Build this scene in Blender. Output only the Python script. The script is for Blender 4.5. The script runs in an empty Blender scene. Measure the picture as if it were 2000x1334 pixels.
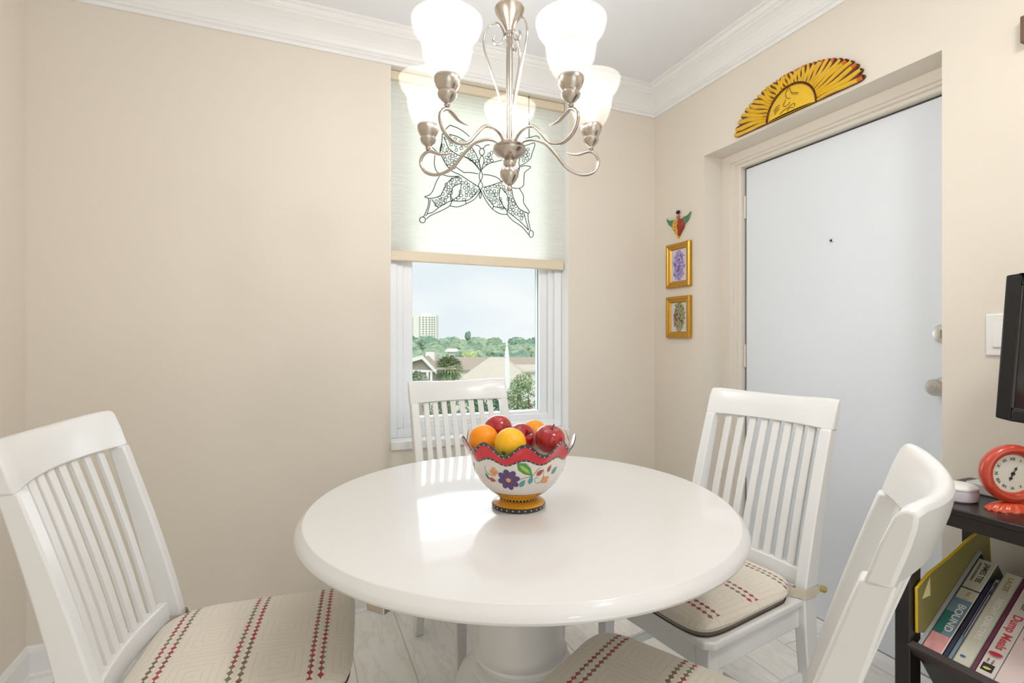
import bpy, bmesh, math, random
from math import sin, cos, pi, atan2, sqrt, radians
from mathutils import Vector, Matrix, noise

random.seed(7)
SC = bpy.context.scene
COL = SC.collection
TH = radians(22.7); CT, ST = cos(TH), sin(TH)
F = 1004.0; EYE = 1.165
R = Vector((CT, -ST, 0)); FW = Vector((ST, CT, 0))
D = 2.27; XR = 1.787; XL = -0.858; YB = -3.3      # room: back wall, right wall, left wall, rear wall
ZC = 2.466

def W(u, d, z=0.0):
    p = R * u + FW * d
    return Vector((p.x, p.y, z))
def P(px, py, d):
    """world point seen at that place in the photograph at camera depth d"""
    return W((px - 1000) / F * d, d, EYE - (py - 660) / F * d)
def PY(px, py, Y):
    """world point on the plane y = Y"""
    t = TH + math.atan((px - 1000) / F)
    X = Y * math.tan(t)
    d = Y * CT + X * ST
    return Vector((X, Y, EYE - (py - 660) / F * d))

# ---------------------------------------------------------------- materials
def lin(c):
    return tuple(((v / 255.0) / 12.92 if v / 255.0 <= 0.04045 else ((v / 255.0 + 0.055) / 1.055) ** 2.4) for v in c)

class NT:
    def __init__(s, name):
        s.m = bpy.data.materials.new(name); s.m.use_nodes = True
        s.t = s.m.node_tree; s.n = s.t.nodes; s.l = s.t.links
        s.b = s.n['Principled BSDF']; s.out = s.n['Material Output']
    def node(s, typ, **kw):
        n = s.n.new(typ)
        for k, v in kw.items(): setattr(n, k, v)
        return n
    def put(s, sock, v):
        if hasattr(v, 'is_output') or isinstance(v, bpy.types.NodeSocket): s.l.new(v, sock)
        else: sock.default_value = v
    def math(s, op, a, b=0.0, c=None, clamp=False):
        n = s.node('ShaderNodeMath', operation=op); n.use_clamp = clamp
        s.put(n.inputs[0], a); s.put(n.inputs[1], b)
        if c is not None: s.put(n.inputs[2], c)
        return n.outputs[0]
    def mix(s, f, a, b):
        n = s.node('ShaderNodeMix', data_type='RGBA')
        s.put(n.inputs[0], f)
        s.put(n.inputs[6], (a + (1,)) if isinstance(a, tuple) and len(a) == 3 else a)
        s.put(n.inputs[7], (b + (1,)) if isinstance(b, tuple) and len(b) == 3 else b)
        return n.outputs[2]
    def obj(s):
        n = s.node('ShaderNodeTexCoord'); x = s.node('ShaderNodeSeparateXYZ')
        s.l.new(n.outputs['Object'], x.inputs[0])
        return n.outputs['Object'], x.outputs[0], x.outputs[1], x.outputs[2]
    def noise(s, vec, scale, detail=3, rough=.5):
        n = s.node('ShaderNodeTexNoise'); n.inputs['Scale'].default_value = scale
        n.inputs['Detail'].default_value = detail; n.inputs['Roughness'].default_value = rough
        if vec is not None: s.l.new(vec, n.inputs['Vector'])
        return n.outputs['Fac']
    def ramp(s, fac, stops):
        n = s.node('ShaderNodeValToRGB'); e = n.color_ramp.elements
        while len(e) < len(stops): e.new(.5)
        for el, (p, c) in zip(e, stops): el.position = p; el.color = tuple(c) + (1,)
        s.l.new(fac, n.inputs[0]); return n.outputs[0]
    def bump(s, h, strength=.1, dist=.002):
        n = s.node('ShaderNodeBump'); n.inputs['Strength'].default_value = strength
        n.inputs['Distance'].default_value = dist; s.l.new(h, n.inputs['Height'])
        s.l.new(n.outputs[0], s.b.inputs['Normal'])
    def scalevec(s, vec, sc):
        n = s.node('ShaderNodeVectorMath', operation='MULTIPLY'); s.l.new(vec, n.inputs[0])
        n.inputs[1].default_value = sc; return n.outputs[0]

def mat(name, rgb, rough=.5, metal=0.0, coat=0.0, coat_rough=.05, var=.04, scale=8.0, bump=0.0, bscale=200.0, spec=.5):
    t = NT(name); c = lin(rgb)
    v = t.obj()[0]
    f = t.noise(v, scale)
    t.put(t.b.inputs['Base Color'], t.mix(f, tuple(x * (1 - var) for x in c), tuple(min(1, x * (1 + var)) for x in c)))
    t.b.inputs['Roughness'].default_value = rough; t.b.inputs['Metallic'].default_value = metal
    t.b.inputs['Coat Weight'].default_value = coat; t.b.inputs['Coat Roughness'].default_value = coat_rough
    t.b.inputs['Specular IOR Level'].default_value = spec
    if bump: t.bump(t.noise(v, bscale, 4), bump, .001)
    return t.m

M = {}
M['wall'] = mat('wall_paint', (230, 221, 208), .7, bump=.06, bscale=350, var=.012, scale=1.5)
M['ceiling'] = mat('ceiling_paint', (234, 235, 238), .8, var=.01, bump=.03, bscale=300)
M['trim'] = mat('white_trim_paint', (240, 239, 238), .4, var=.01)
M['frame'] = mat('door_frame_paint', (232, 224, 212), .4, var=.01)
M['door'] = mat('white_door_paint', (234, 239, 247), .38, var=.01)
M['vinyl'] = mat('window_vinyl', (240, 242, 245), .3, var=.005)
M['chair'] = mat('chair_lacquer', (234, 234, 233), .3, coat=.4, coat_rough=.15, var=.015)
M['nickel'] = mat('brushed_nickel', (196, 186, 176), .24, metal=1.0, var=.06, scale=30)
M['steel'] = mat('satin_steel', (205, 202, 196), .25, metal=1.0)
M['black'] = mat('black_wood', (34, 27, 27), .35, coat=.2, var=.2, scale=12)
M['blackp'] = mat('black_plastic', (20, 20, 22), .3, var=.05)
M['rail'] = mat('dark_brown_wood', (64, 52, 52), .45, var=.15)
M['gold'] = mat('gold_leaf', (196, 150, 62), .33, metal=.75, var=.2, scale=60, bump=.4, bscale=90)
M['wire'] = mat('dark_wire', (34, 42, 44), .4, metal=.6)
M['rubber'] = mat('gap_seal', (70, 68, 66), .8)
M['pad'] = mat('brown_felt', (70, 55, 45), .9)
M['white'] = mat('white_plastic', (240, 239, 236), .35, var=.005)
M['paper'] = mat('paper_pages', (214, 208, 192), .8, var=.05, scale=200)

def table_mat():
    t = NT('table_lacquer'); c = lin((229, 228, 227))
    v = t.obj()[0]; f = t.noise(v, 3)
    t.put(t.b.inputs['Base Color'], t.mix(f, tuple(x * .985 for x in c), c))
    t.b.inputs['Roughness'].default_value = .35
    t.b.inputs['Coat Weight'].default_value = .7; t.b.inputs['Coat Roughness'].default_value = .07
    t.b.inputs['Coat IOR'].default_value = 1.45
    return t.m
M['table'] = table_mat(); M['table'].node_tree.nodes['Principled BSDF'].inputs['Specular IOR Level'].default_value = .15

def floor_mat():
    t = NT('whitewashed_planks'); v, x, y, z = t.obj()
    pw = .19
    col = t.math('FLOOR', t.math('DIVIDE', x, pw))
    shift = t.math('FRACT', t.math('MULTIPLY', t.math('SINE', t.math('MULTIPLY', col, 12.98)), 437.5))
    yy = t.math('ADD', t.math('DIVIDE', y, 1.22), shift)
    row = t.math('FLOOR', yy)
    fx = t.math('FRACT', t.math('DIVIDE', x, pw)); fy = t.math('FRACT', yy)
    gx = t.math('MINIMUM', fx, t.math('SUBTRACT', 1.0, fx)); gy = t.math('MINIMUM', fy, t.math('SUBTRACT', 1.0, fy))
    gap = t.math('MAXIMUM', t.math('LESS_THAN', gx, .012), t.math('LESS_THAN', gy, .0018))
    tone = t.math('FRACT', t.math('MULTIPLY', t.math('SINE', t.math('ADD', t.math('MULTIPLY', col, 3.7), t.math('MULTIPLY', row, 9.1))), 91.7))
    sv = t.scalevec(v, (7.0, 1.2, 1.0))
    g = t.noise(sv, 2.4, 6, .65)
    wv = t.noise(sv, 9, 5, .7)
    vein = t.math('ABSOLUTE', t.math('SUBTRACT', g, .5))
    veinm = t.math('SUBTRACT', 1.0, t.math('MULTIPLY', vein, 22.0), clamp=True)
    base = t.ramp(t.math('ADD', t.math('MULTIPLY', g, .6), t.math('MULTIPLY', tone, .3)), [(.2, lin((240, 236, 228))), (.5, lin((248, 247, 243))), (.85, lin((252, 252, 251)))])
    c2 = t.mix(t.math('MULTIPLY', veinm, t.math('MULTIPLY', wv, .55)), base, lin((204, 197, 184)))
    c3 = t.mix(t.math('MULTIPLY', gap, .5), c2, lin((150, 142, 132)))
    t.put(t.b.inputs['Base Color'], c3)
    t.b.inputs['Roughness'].default_value = .28
    return t.m
M['floor'] = floor_mat()

def cushion_mat():
    t = NT('embroidered_linen'); v, x, y, z = t.obj()
    xr = t.math('ABSOLUTE', x)
    inside = t.math('LESS_THAN', xr, .19)
    top = t.math('GREATER_THAN', z, .004)
    total = None; tone = None
    pitch = .0165
    for yc in (.158, .006, -.152):
        for k, dy in enumerate((-.0105, .0105)):
            yy = t.math('ABSOLUTE', t.math('SUBTRACT', y, yc + dy))
            fx = t.math('ABSOLUTE', t.math('SUBTRACT', t.math('FRACT', t.math('ADD', t.math('DIVIDE', x, pitch), .5 * k)), .5))
            dd = t.math('ADD', t.math('DIVIDE', yy, .0078), t.math('MULTIPLY', fx, 1.85))
            m = t.math('LESS_THAN', dd, .86)
            tie = t.math('LESS_THAN', yy, .0012)
            m = t.math('MAXIMUM', m, tie)
            total = m if total is None else t.math('MAXIMUM', total, m)
    cell = t.math('FLOOR', t.math('DIVIDE', x, pitch * 2.5))
    rnd = t.math('FRACT', t.math('MULTIPLY', t.math('SINE', t.math('ADD', t.math('MULTIPLY', cell, 5.31), t.math('MULTIPLY', t.math('FLOOR', t.math('DIVIDE', y, .021)), 2.7))), 77.7))
    thread = t.ramp(rnd, [(0, lin((150, 44, 58))), (.45, lin((178, 70, 84))), (.60, lin((124, 74, 58))), (.85, lin((122, 120, 90)))])
    # tone-on-tone squares woven into the linen
    qx = t.math('ABSOLUTE', t.math('SUBTRACT', t.math('FRACT', t.math('ADD', t.math('DIVIDE', x, .132), .5)), .5))
    qy = t.math('ABSOLUTE', t.math('SUBTRACT', t.math('FRACT', t.math('ADD', t.math('DIVIDE', t.math('SUBTRACT', y, .082), .155), .5)), .5))
    q = t.math('MAXIMUM', t.math('MULTIPLY', qx, 1.0), t.math('MULTIPLY', qy, 1.16))
    ring = t.math('FRACT', t.math('MULTIPLY', q, 9.0))
    ringm = t.math('LESS_THAN', ring, .22)
    weave = t.noise(t.scalevec(v, (1, 1, 1)), 260, 4, .7)
    lin1 = t.mix(weave, lin((214, 203, 186)), lin((240, 232, 220)))
    blot = t.noise(v, 14, 3)
    lin2 = t.mix(t.math('MULTIPLY', ringm, .20), lin1, lin((186, 174, 152)))
    lin3 = t.mix(t.math('MULTIPLY', blot, .15), lin2, lin((190, 178, 158)))
    msk = t.math('MULTIPLY', t.math('MULTIPLY', total, inside), top)
    t.put(t.b.inputs['Base Color'], t.mix(msk, lin3, thread))
    t.b.inputs['Roughness'].default_value = .95
    t.b.inputs['Sheen Weight'].default_value = .2
    h = t.math('ADD', t.math('MULTIPLY', weave, .5), t.math('ADD', t.math('MULTIPLY', msk, .6), t.math('MULTIPLY', ringm, -.3)))
    t.bump(h, .5, .0012)
    return t.m
M['cushion'] = cushion_mat()
M['edge_line'] = mat('dark_edge_line', (70, 58, 46), .9)
M['tie'] = mat('linen_tie', (210, 200, 180), .9, bump=.4, bscale=400, var=.1, scale=50)

def shade_glass():
    t = NT('frosted_glass'); t.n.remove(t.b)
    tr = t.node('ShaderNodeBsdfTranslucent'); tr.inputs[0].default_value = (1, .93, .86, 1)
    df = t.node('ShaderNodeBsdfDiffuse'); df.inputs[0].default_value = (.93, .90, .87, 1)
    gl = t.node('ShaderNodeBsdfGlossy'); gl.inputs['Roughness'].default_value = .3
    em = t.node('ShaderNodeEmission'); em.inputs[0].default_value = (1, .84, .70, 1); em.inputs[1].default_value = .03
    a = t.node('ShaderNodeMixShader'); a.inputs[0].default_value = .45
    t.l.new(tr.outputs[0], a.inputs[1]); t.l.new(df.outputs[0], a.inputs[2])
    b = t.node('ShaderNodeMixShader'); b.inputs[0].default_value = .05
    t.l.new(a.outputs[0], b.inputs[1]); t.l.new(gl.outputs[0], b.inputs[2])
    tp = t.node('ShaderNodeBsdfTransparent'); e = t.node('ShaderNodeMixShader'); e.inputs[0].default_value = .977
    t.l.new(b.outputs[0], e.inputs[1]); t.l.new(tp.outputs[0], e.inputs[2])
    c = t.node('ShaderNodeAddShader'); t.l.new(e.outputs[0], c.inputs[0]); t.l.new(em.outputs[0], c.inputs[1])
    t.l.new(c.outputs[0], t.out.inputs[0]); return t.m
M['shade'] = shade_glass()

def blind_mat():
    t = NT('pleated_shade_fabric'); t.n.remove(t.b)
    tr = t.node('ShaderNodeBsdfTranslucent'); tr.inputs[0].default_value = (.97, .98, .93, 1)
    df = t.node('ShaderNodeBsdfDiffuse'); df.inputs[0].default_value = (.93, .92, .87, 1)
    a = t.node('ShaderNodeMixShader'); a.inputs[0].default_value = .25
    t.l.new(tr.outputs[0], a.inputs[1]); t.l.new(df.outputs[0], a.inputs[2])
    t.l.new(a.outputs[0], t.out.inputs[0]); return t.m
M['blind'] = blind_mat()
M['blindrail'] = mat('beige_rail', (222, 208, 184), .5, var=.02)

def glass_mat(name='window_glass', tint=(.97, .985, .98), fac=.05):
    t = NT(name); t.n.remove(t.b)
    tr = t.node('ShaderNodeBsdfTransparent'); tr.inputs[0].default_value = tint + (1,)
    gl = t.node('ShaderNodeBsdfGlossy'); gl.inputs['Roughness'].default_value = .0
    lw = t.node('ShaderNodeLayerWeight'); lw.inputs[0].default_value = .2
    a = t.node('ShaderNodeMixShader'); t.l.new(t.math('MULTIPLY_ADD', lw.outputs['Fresnel'], .3, fac * .2), a.inputs[0])
    t.l.new(tr.outputs[0], a.inputs[1]); t.l.new(gl.outputs[0], a.inputs[2])
    t.l.new(a.outputs[0], t.out.inputs[0]); return t.m
M['glass'] = glass_mat()

def emis(name, rgb, s):
    t = NT(name); t.b.inputs['Emission Color'].default_value = tuple(rgb) + (1,)
    t.b.inputs['Emission Strength'].default_value = s; t.b.inputs['Base Color'].default_value = (1, 1, 1, 1); return t.m
M['bulb'] = emis('lamp_bulb', (1.0, .93, .86), 2.5)

# ---------------------------------------------------------------- mesh helpers
class MB:
    def __init__(s): s.v = []; s.f = []; s.mi = []; s.mats = []; s.sm = []
    def m(s, material):
        if material not in s.mats: s.mats.append(material)
        return s.mats.index(material)
    def add(s, vs, fs, material=None, smooth=False):
        o = len(s.v); s.v += [tuple(v) for v in vs]
        k = s.m(material) if material is not None else 0
        for f in fs: s.f.append(tuple(o + i for i in f)); s.mi.append(k); s.sm.append(smooth)
        return s
    def box(s, x0, x1, y0, y1, z0, z1, material=None, mt=None):
        vs = [Vector(p) for p in ((x0, y0, z0), (x1, y0, z0), (x1, y1, z0), (x0, y1, z0), (x0, y0, z1), (x1, y0, z1), (x1, y1, z1), (x0, y1, z1))]
        if mt is not None: vs = [mt @ v for v in vs]
        return s.add(vs, [(0, 3, 2, 1), (4, 5, 6, 7), (0, 1, 5, 4), (1, 2, 6, 5), (2, 3, 7, 6), (3, 0, 4, 7)], material)
    def prism(s, poly, axis, a, b, material=None, mt=None):
        """polygon (2-D) extruded along an axis between a and b"""
        n = len(poly)
        def mk(p, q):
            if axis == 'x': return Vector((q, p[0], p[1]))
            if axis == 'y': return Vector((p[0], q, p[1]))
            return Vector((p[0], p[1], q))
        vs = [mk(p, a) for p in poly] + [mk(p, b) for p in poly]
        if mt is not None: vs = [mt @ v for v in vs]
        fs = [tuple(range(n))[::-1], tuple(range(n, 2 * n))] + [(i, (i + 1) % n, n + (i + 1) % n, n + i) for i in range(n)]
        return s.add(vs, fs, material)
    def lathe(s, prof, seg=32, material=None, c=(0, 0, 0), mt=None, smooth=True, close=False):
        c = Vector(c); vs = []; fs = []
        for r, z in prof:
            for i in range(seg):
                a = 2 * pi * i / seg
                v = Vector((r * cos(a), r * sin(a), z))
                if mt is not None: v = mt @ v
                vs.append(v + c)
        n = len(prof)
        for j in range(n - 1 if not close else n):
            j2 = (j + 1) % n
            for i in range(seg):
                i2 = (i + 1) % seg
                fs.append((j * seg + i, j * seg + i2, j2 * seg + i2, j2 * seg + i))
        if not close:
            if prof[0][0] > 1e-6: fs.append(tuple(range(seg))[::-1])
            if prof[-1][0] > 1e-6: fs.append(tuple((n - 1) * seg + i for i in range(seg)))
        return s.add(vs, fs, material, smooth)
    def tube(s, pts, r, seg=8, material=None, closed=False):
        pts = [Vector(p) for p in pts]; n = len(pts)
        if n < 2: return s
        rr = r if isinstance(r, (list, tuple)) else [r] * n
        vs = []; fs = []
        prev = None
        for i, p in enumerate(pts):
            if closed: t = pts[(i + 1) % n] - pts[i - 1]
            else: t = pts[min(i + 1, n - 1)] - pts[max(i - 1, 0)]
            if t.length < 1e-9: t = Vector((0, 0, 1))
            t.normalize()
            if prev is None:
                a = Vector((0, 0, 1)) if abs(t.z) < .9 else Vector((1, 0, 0))
                nrm = t.cross(a).normalized()
            else:
                nrm = prev - t * prev.dot(t)
                nrm = nrm.normalized() if nrm.length > 1e-6 else t.orthogonal().normalized()
            prev = nrm; bn = t.cross(nrm)
            for k in range(seg):
                a = 2 * pi * k / seg
                vs.append(p + (nrm * cos(a) + bn * sin(a)) * rr[i])
        for i in range(n if closed else n - 1):
            j = (i + 1) % n
            for k in range(seg):
                k2 = (k + 1) % seg
                fs.append((i * seg + k, i * seg + k2, j * seg + k2, j * seg + k))
        if not closed:
            fs.append(tuple(range(seg))[::-1]); fs.append(tuple((n - 1) * seg + k for k in range(seg)))
        return s.add(vs, fs, material, True)
    def sphere(s, c, r, material=None, seg=16, ring=10, sc=(1, 1, 1)):
        prof = [(r * sin(pi * i / ring), -r * cos(pi * i / ring)) for i in range(ring + 1)]
        prof[0] = (0, -r); prof[-1] = (0, r)
        return s.lathe(prof, seg, material, c, Matrix.Diagonal(Vector(sc)).to_3x3())
    def build(s, name, material=None, parent=None, bevel=0, seg=2, loc=None, rot=None, smooth=None):
        me = bpy.data.meshes.new(name); me.from_pydata(s.v, [], s.f)
        if s.mats:
            for m_ in s.mats: me.materials.append(m_)
            me.polygons.foreach_set('material_index', s.mi)
        elif material is not None: me.materials.append(material)
        bm = bmesh.new(); bm.from_mesh(me)
        bmesh.ops.remove_doubles(bm, verts=bm.verts, dist=1e-6)
        bmesh.ops.recalc_face_normals(bm, faces=bm.faces)
        bm.to_mesh(me); bm.free()
        sm = [bool(x) for x in s.sm]
        if smooth is not None or any(sm):
            try:
                me.polygons.foreach_set('use_smooth', [True] * len(me.polygons))
                me.set_sharp_from_angle(angle=radians(38))
            except Exception: pass
        o = bpy.data.objects.new(name, me); COL.objects.link(o)
        if parent is not None: o.parent = parent
        if loc is not None: o.location = loc
        if rot is not None: o.rotation_euler = rot
        if bevel:
            b = o.modifiers.new('bevel', 'BEVEL'); b.width = bevel; b.segments = seg; b.limit_method = 'ANGLE'; b.angle_limit = radians(40)
            b.harden_normals = False
            me.polygons.foreach_set('use_smooth', [True] * len(me.polygons))
            try: me.set_sharp_from_angle(angle=radians(60))
            except Exception: pass
        return o

def empty(name, loc, rz=0.0, rot=None):
    o = bpy.data.objects.new(name, None); COL.objects.link(o)
    o.location = loc; o.rotation_euler = rot if rot else (0, 0, rz); o.empty_display_size = .05
    return o
def tag(o, label=None, cat=None, group=None, kind=None):
    if label: o['label'] = label
    if cat: o['category'] = cat
    if group: o['group'] = group
    if kind: o['kind'] = kind
    return o
def S(o): o['kind'] = 'structure'; return o
def copy_tree(o, parent=None):
    kids = list(o.children)
    c = o.copy(); COL.objects.link(c); c.parent = parent
    if parent is not None: c.matrix_parent_inverse = o.matrix_parent_inverse.copy()
    for ch in kids: copy_tree(ch, c)
    return c
def smooth_path(pts, n=6, closed=False):
    pts = [Vector(p) for p in pts]; out = []; m = len(pts)
    rng = range(m if closed else m - 1)
    for i in rng:
        if closed: a, b, c, d = pts[i - 1], pts[i], pts[(i + 1) % m], pts[(i + 2) % m]
        else: a, b, c, d = pts[max(i - 1, 0)], pts[i], pts[i + 1], pts[min(i + 2, m - 1)]
        for k in range(n):
            t = k / n
            out.append(.5 * ((2 * b) + (c - a) * t + (2 * a - 5 * b + 4 * c - d) * t * t + (3 * b - a - 3 * c + d) * t ** 3))
    if not closed: out.append(pts[-1])
    return out
def text_mesh(txt, size, material, loc, rot_m, parent, name='lettering', depth=.0003, align='LEFT', bold=0.0, sx=1.0):
    cu = bpy.data.curves.new(name, 'FONT'); cu.body = txt; cu.size = size; cu.extrude = depth; cu.align_x = align; cu.offset = bold
    cu.align_y = 'CENTER'
    to = bpy.data.objects.new('tmp', cu); COL.objects.link(to)
    dg = bpy.context.evaluated_depsgraph_get(); dg.update()
    me = bpy.data.meshes.new_from_object(to.evaluated_get(dg))
    bpy.data.objects.remove(to)
    me.materials.clear(); me.materials.append(material)
    for v in me.vertices: v.co.x *= sx
    o = bpy.data.objects.new(name, me); COL.objects.link(o); o.parent = parent
    m = rot_m.to_4x4(); m.translation = loc; o.matrix_local = m
    return o
# ================================================================ ROOM
TW = .20
wx0, wx1, wz0, wz1 = .3756, 1.256, .690, 2.352
# floor and ceiling
S(MB().box(XL - .2, XR + .35, YB - .1, D + .2, -.1, 0).build('floor', M['floor']))
S(MB().box(XL - .2, XR + .35, YB - .1, D + .2, ZC, ZC + .1).build('ceiling', M['ceiling']))
# back wall with the window opening
b = MB()
b.box(XL - .2, wx0, D, D + TW, 0, ZC); b.box(wx1, XR + .35, D, D + TW, 0, ZC)
b.box(wx0, wx1, D, D + TW, 0, wz0 - .016); b.box(wx0, wx1, D, D + TW, wz1, ZC)
S(b.build('wall_back', M['wall']))
S(MB().box(XL - .2, XL, YB, D, 0, ZC).build('wall_left', M['wall']))
# right wall with the deep door recess
dy0, dy1, dz = .926, 1.903, 2.030
b = MB()
b.box(XR, XR + .115, YB, dy0, 0, ZC); b.box(XR, XR + .115, dy1, D, 0, ZC); b.box(XR, XR + .115, dy0, dy1, dz, ZC)
b.box(XR + .225, XR + .30, YB, D, 0, ZC)
b.box(XR + .115, XR + .225, YB, dy0 - .06, 0, ZC); b.box(XR + .115, XR + .225, dy1 + .06, D, 0, ZC); b.box(XR + .115, XR + .225, dy0 - .06, dy1 + .06, dz + .06, ZC)
S(b.build('wall_right', M['wall']))
# rear wall (behind the camera) with a wide glass door, invented to let fill light in
gx0, gx1, gz1 = -.70, 1.65, 2.12
b = MB()
b.box(XL - .2, gx0, YB - .15, YB, 0, ZC); b.box(gx1, XR + .3, YB - .15, YB, 0, ZC); b.box(gx0, gx1, YB - .15, YB, gz1, ZC)
S(b.build('wall_rear', M['wall']))
g = empty('added_glass_door', (0, YB - .08, 0)); S(g)
for a, c in ((gx0, gx0 + .05), (.45, .53), (gx1 - .05, gx1)):
    MB().box(a, c, -.03, .03, .04, gz1 - .05).build('added_door_stile', M['vinyl'], g, .004)
MB().box(gx0, gx1, -.03, .03, 0, .04).build('added_door_track', M['vinyl'], g)
MB().box(gx0, gx1, -.03, .03, gz1 - .05, gz1).build('added_door_head', M['vinyl'], g)
for a, c in ((gx0 + .05, .45), (.53, gx1 - .05)):
    MB().box(a, c, -.004, .004, .04, gz1 - .05).build('glass_pane', M['glass'], g)

# crown moulding
cp = [(0, 2.352), (.010, 2.352), (.013, 2.364), (.021, 2.368), (.021, 2.377), (.027, 2.381), (.034, 2.392), (.046, 2.406), (.060, 2.418), (.078, 2.429),
      (.092, 2.434), (.092, 2.441), (.102, 2.444), (.110, 2.450), (.110, 2.456), (.125, 2.459), (.125, ZC), (0, ZC)]
def crown(name, p0, p1, n):
    p0, p1, n = Vector(p0), Vector(p1), Vector(n); t = (p1 - p0).normalized()
    vs = []
    for end, sg in ((p0, 1), (p1, -1)):
        for o_, z in cp:
            q = end + n * o_ + t * sg * o_
            vs.append((q.x, q.y, z))
    k = len(cp)
    fs = [(i, (i + 1) % k, k + (i + 1) % k, k + i) for i in range(k)] + [tuple(range(k)), tuple(range(k, 2 * k))[::-1]]
    S(MB().add(vs, fs).build(name, M['trim']))
crown('trim_1', (XL, D, 0), (XR, D, 0), (0, -1, 0))
crown('trim_2', (XR, YB, 0), (XR, D, 0), (-1, 0, 0))
crown('trim_3', (XL, YB, 0), (XL, D, 0), (1, 0, 0))

# baseboards
bp = [(0, 0), (.022, 0), (.022, .012), (.014, .018), (.014, .088), (.011, .094), (.009, .100), (.003, .107), (0, .107)]
def base(name, p0, p1, n, m0=1, m1=1):
    p0, p1, n = Vector(p0), Vector(p1), Vector(n); t = (p1 - p0).normalized(); vs = []
    for end, sg in ((p0, m0), (p1, -m1)):
        for o_, z in bp:
            q = end + n * o_ + t * sg * o_
            vs.append((q.x, q.y, z))
    k = len(bp)
    S(MB().add(vs, [(i, (i + 1) % k, k + (i + 1) % k, k + i) for i in range(k)] + [tuple(range(k)), tuple(range(k, 2 * k))[::-1]]).build(name, M['trim']))
base('baseboard_back', (XL, D, 0), (XR, D, 0), (0, -1, 0))
base('baseboard_left', (XL, YB, 0), (XL, D, 0), (1, 0, 0))
base('baseboard_right', (XR, dy1, 0), (XR, D, 0), (-1, 0, 0), 0, 1)
base('baseboard_right_near', (XR, YB, 0), (XR, dy0, 0), (-1, 0, 0), 1, 0)

# ---- window
w = empty('window_1', (0, D + .10, 0)); S(w)
fy0, fy1 = -.030, .055       # relative to window_1
def ringframe(x0, x1, z0, z1, t, ya, yb, name, parent, bev=.003):
    b = MB()
    b.box(x0, x0 + t, ya, yb, z0, z1); b.box(x1 - t, x1, ya, yb, z0, z1)
    b.box(x0 + t, x1 - t, ya, yb, z0, z0 + t); b.box(x0 + t, x1 - t, ya, yb, z1 - t, z1)
    return b.build(name, M['vinyl'], parent, bev)
fx0, fx1, fz0, fz1 = wx0 + .001, wx1 - .001, wz0 + .022, wz1 - .002
ringframe(fx0, fx1, fz0, fz1, .040, fy0, fy1, 'window_frame', w)
ringframe(fx0 + .040, fx1 - .040, fz0 + .040, fz1 - .04, .030, fy0 + .012, fy1, 'frame_step', w)
ringframe(fx0 + .070, fx1 - .070, fz0 + .04, fz1 - .06, .045, fy0 + .024, fy1 - .01, 'sash', w)
MB().box(fx0 + .112, fx1 - .112, .018, .024, fz0 + .082, fz1 - .1).build('glass_pane', M['glass'], w)
b = MB(); gx, ga, gb = (fx0 + .1145, fx1 - .1145), fz0 + .0845, fz1 - .103
b.box(gx[0], gx[0] + .003, .008, .018, ga, gb); b.box(gx[1] - .003, gx[1], .008, .018, ga, gb)
b.build('glazing_gasket', mat('grey_gasket', (120, 142, 146), .6), w)
MB().box(wx0 - .0, wx1, D - .014, fy0 + D + .10, wz0 - .016, wz0 + .022).build('window_sill', M['trim'], None, .004)
bpy.data.objects['window_sill'].parent = w; bpy.data.objects['window_sill'].location = (0, -(D + .10), 0)

S(MB().box(wx1 - .002, wx1, D + .001, D + .07, wz0 + .022, wz1).build('trim_4', M['trim'])); S(MB().box(wx0, wx0 + .002, D + .001, D + .07, wz0 + .022, wz1).build('trim_5', M['trim']))
# ---- pleated shade
sh = empty('pleated_shade', ((wx0 + wx1) / 2, D + .048, 2.3))
tag(sh, 'cream pleated window shade drawn halfway down the tall window', 'window shade')
hw = (wx1 - wx0) / 2 - .006
z1_, z0_ = 2.312 - 2.3, 1.556 - 2.3; n = 42
vs = []; fs = []
for i in range(2 * n + 1):
    z = z1_ + (z0_ - z1_) * i / (2 * n); y = -.0022 if i % 2 else .0022
    vs += [(-hw, y, z), (hw, y, z)]
for i in range(2 * n): fs.append((2 * i, 2 * i + 1, 2 * i + 3, 2 * i + 2))
MB().add(vs, fs).build('pleated_fabric', M['blind'], sh)
MB().box(-hw, hw, -.018, .016, z1_, 2.350 - 2.3).build('head_rail', M['blindrail'], sh, .003)
MB().box(-hw, hw, -.014, .012, z0_ - .047, z0_).build('bottom_rail', M['blindrail'], sh, .004)

# ---- door in the recess
XD = 1.950
dr = empty('door_1', (XD, 1.37, 0)); S(dr)
ly, ry = 1.806 - 1.37, .95 - 1.37
MB().box(0, .045, ry, ly, .030, 1.958).build('door_leaf', M['door'], dr, .002)
def on_door(px, py, x=0.0):
    t = TH + math.atan((px - 1000) / F); X = XD + x; Y = X / math.tan(t); d = Y * CT + X * ST
    return Vector((x, Y - 1.37, EYE - (py - 660) / F * d))
X0 = XR + .112 - XD
fp = [(-.004, X0), (.050, X0), (.053, X0 + .010), (.066, X0 + .010), (.069, X0 + .022), (.085, X0 + .022), (.088, X0 + .026), (.088, .062), (-.004, .062)]
k = len(fp); vs = []
for (yb_, sgn, kk, zb) in ((dy1, -1, 1.0, 0), (dy1, -1, 1.0, 1), (dy0, 1, .3, 1), (dy0, 1, .3, 0)):
    for o_, x_ in fp:
        oo = o_ if o_ < 0 else o_ * kk
        vs.append((x_, yb_ + sgn * oo - 1.37, 0 if zb == 0 else dz - (o_ if o_ < 0 else o_ * .74)))
fs = [(c_ * k + i, c_ * k + (i + 1) % k, (c_ + 1) * k + (i + 1) % k, (c_ + 1) * k + i) for c_ in range(3) for i in range(k)] + [tuple(range(k)), tuple(3 * k + i for i in range(k))]
MB().add(vs, fs).build('door_frame', M['frame'], dr)
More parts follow.
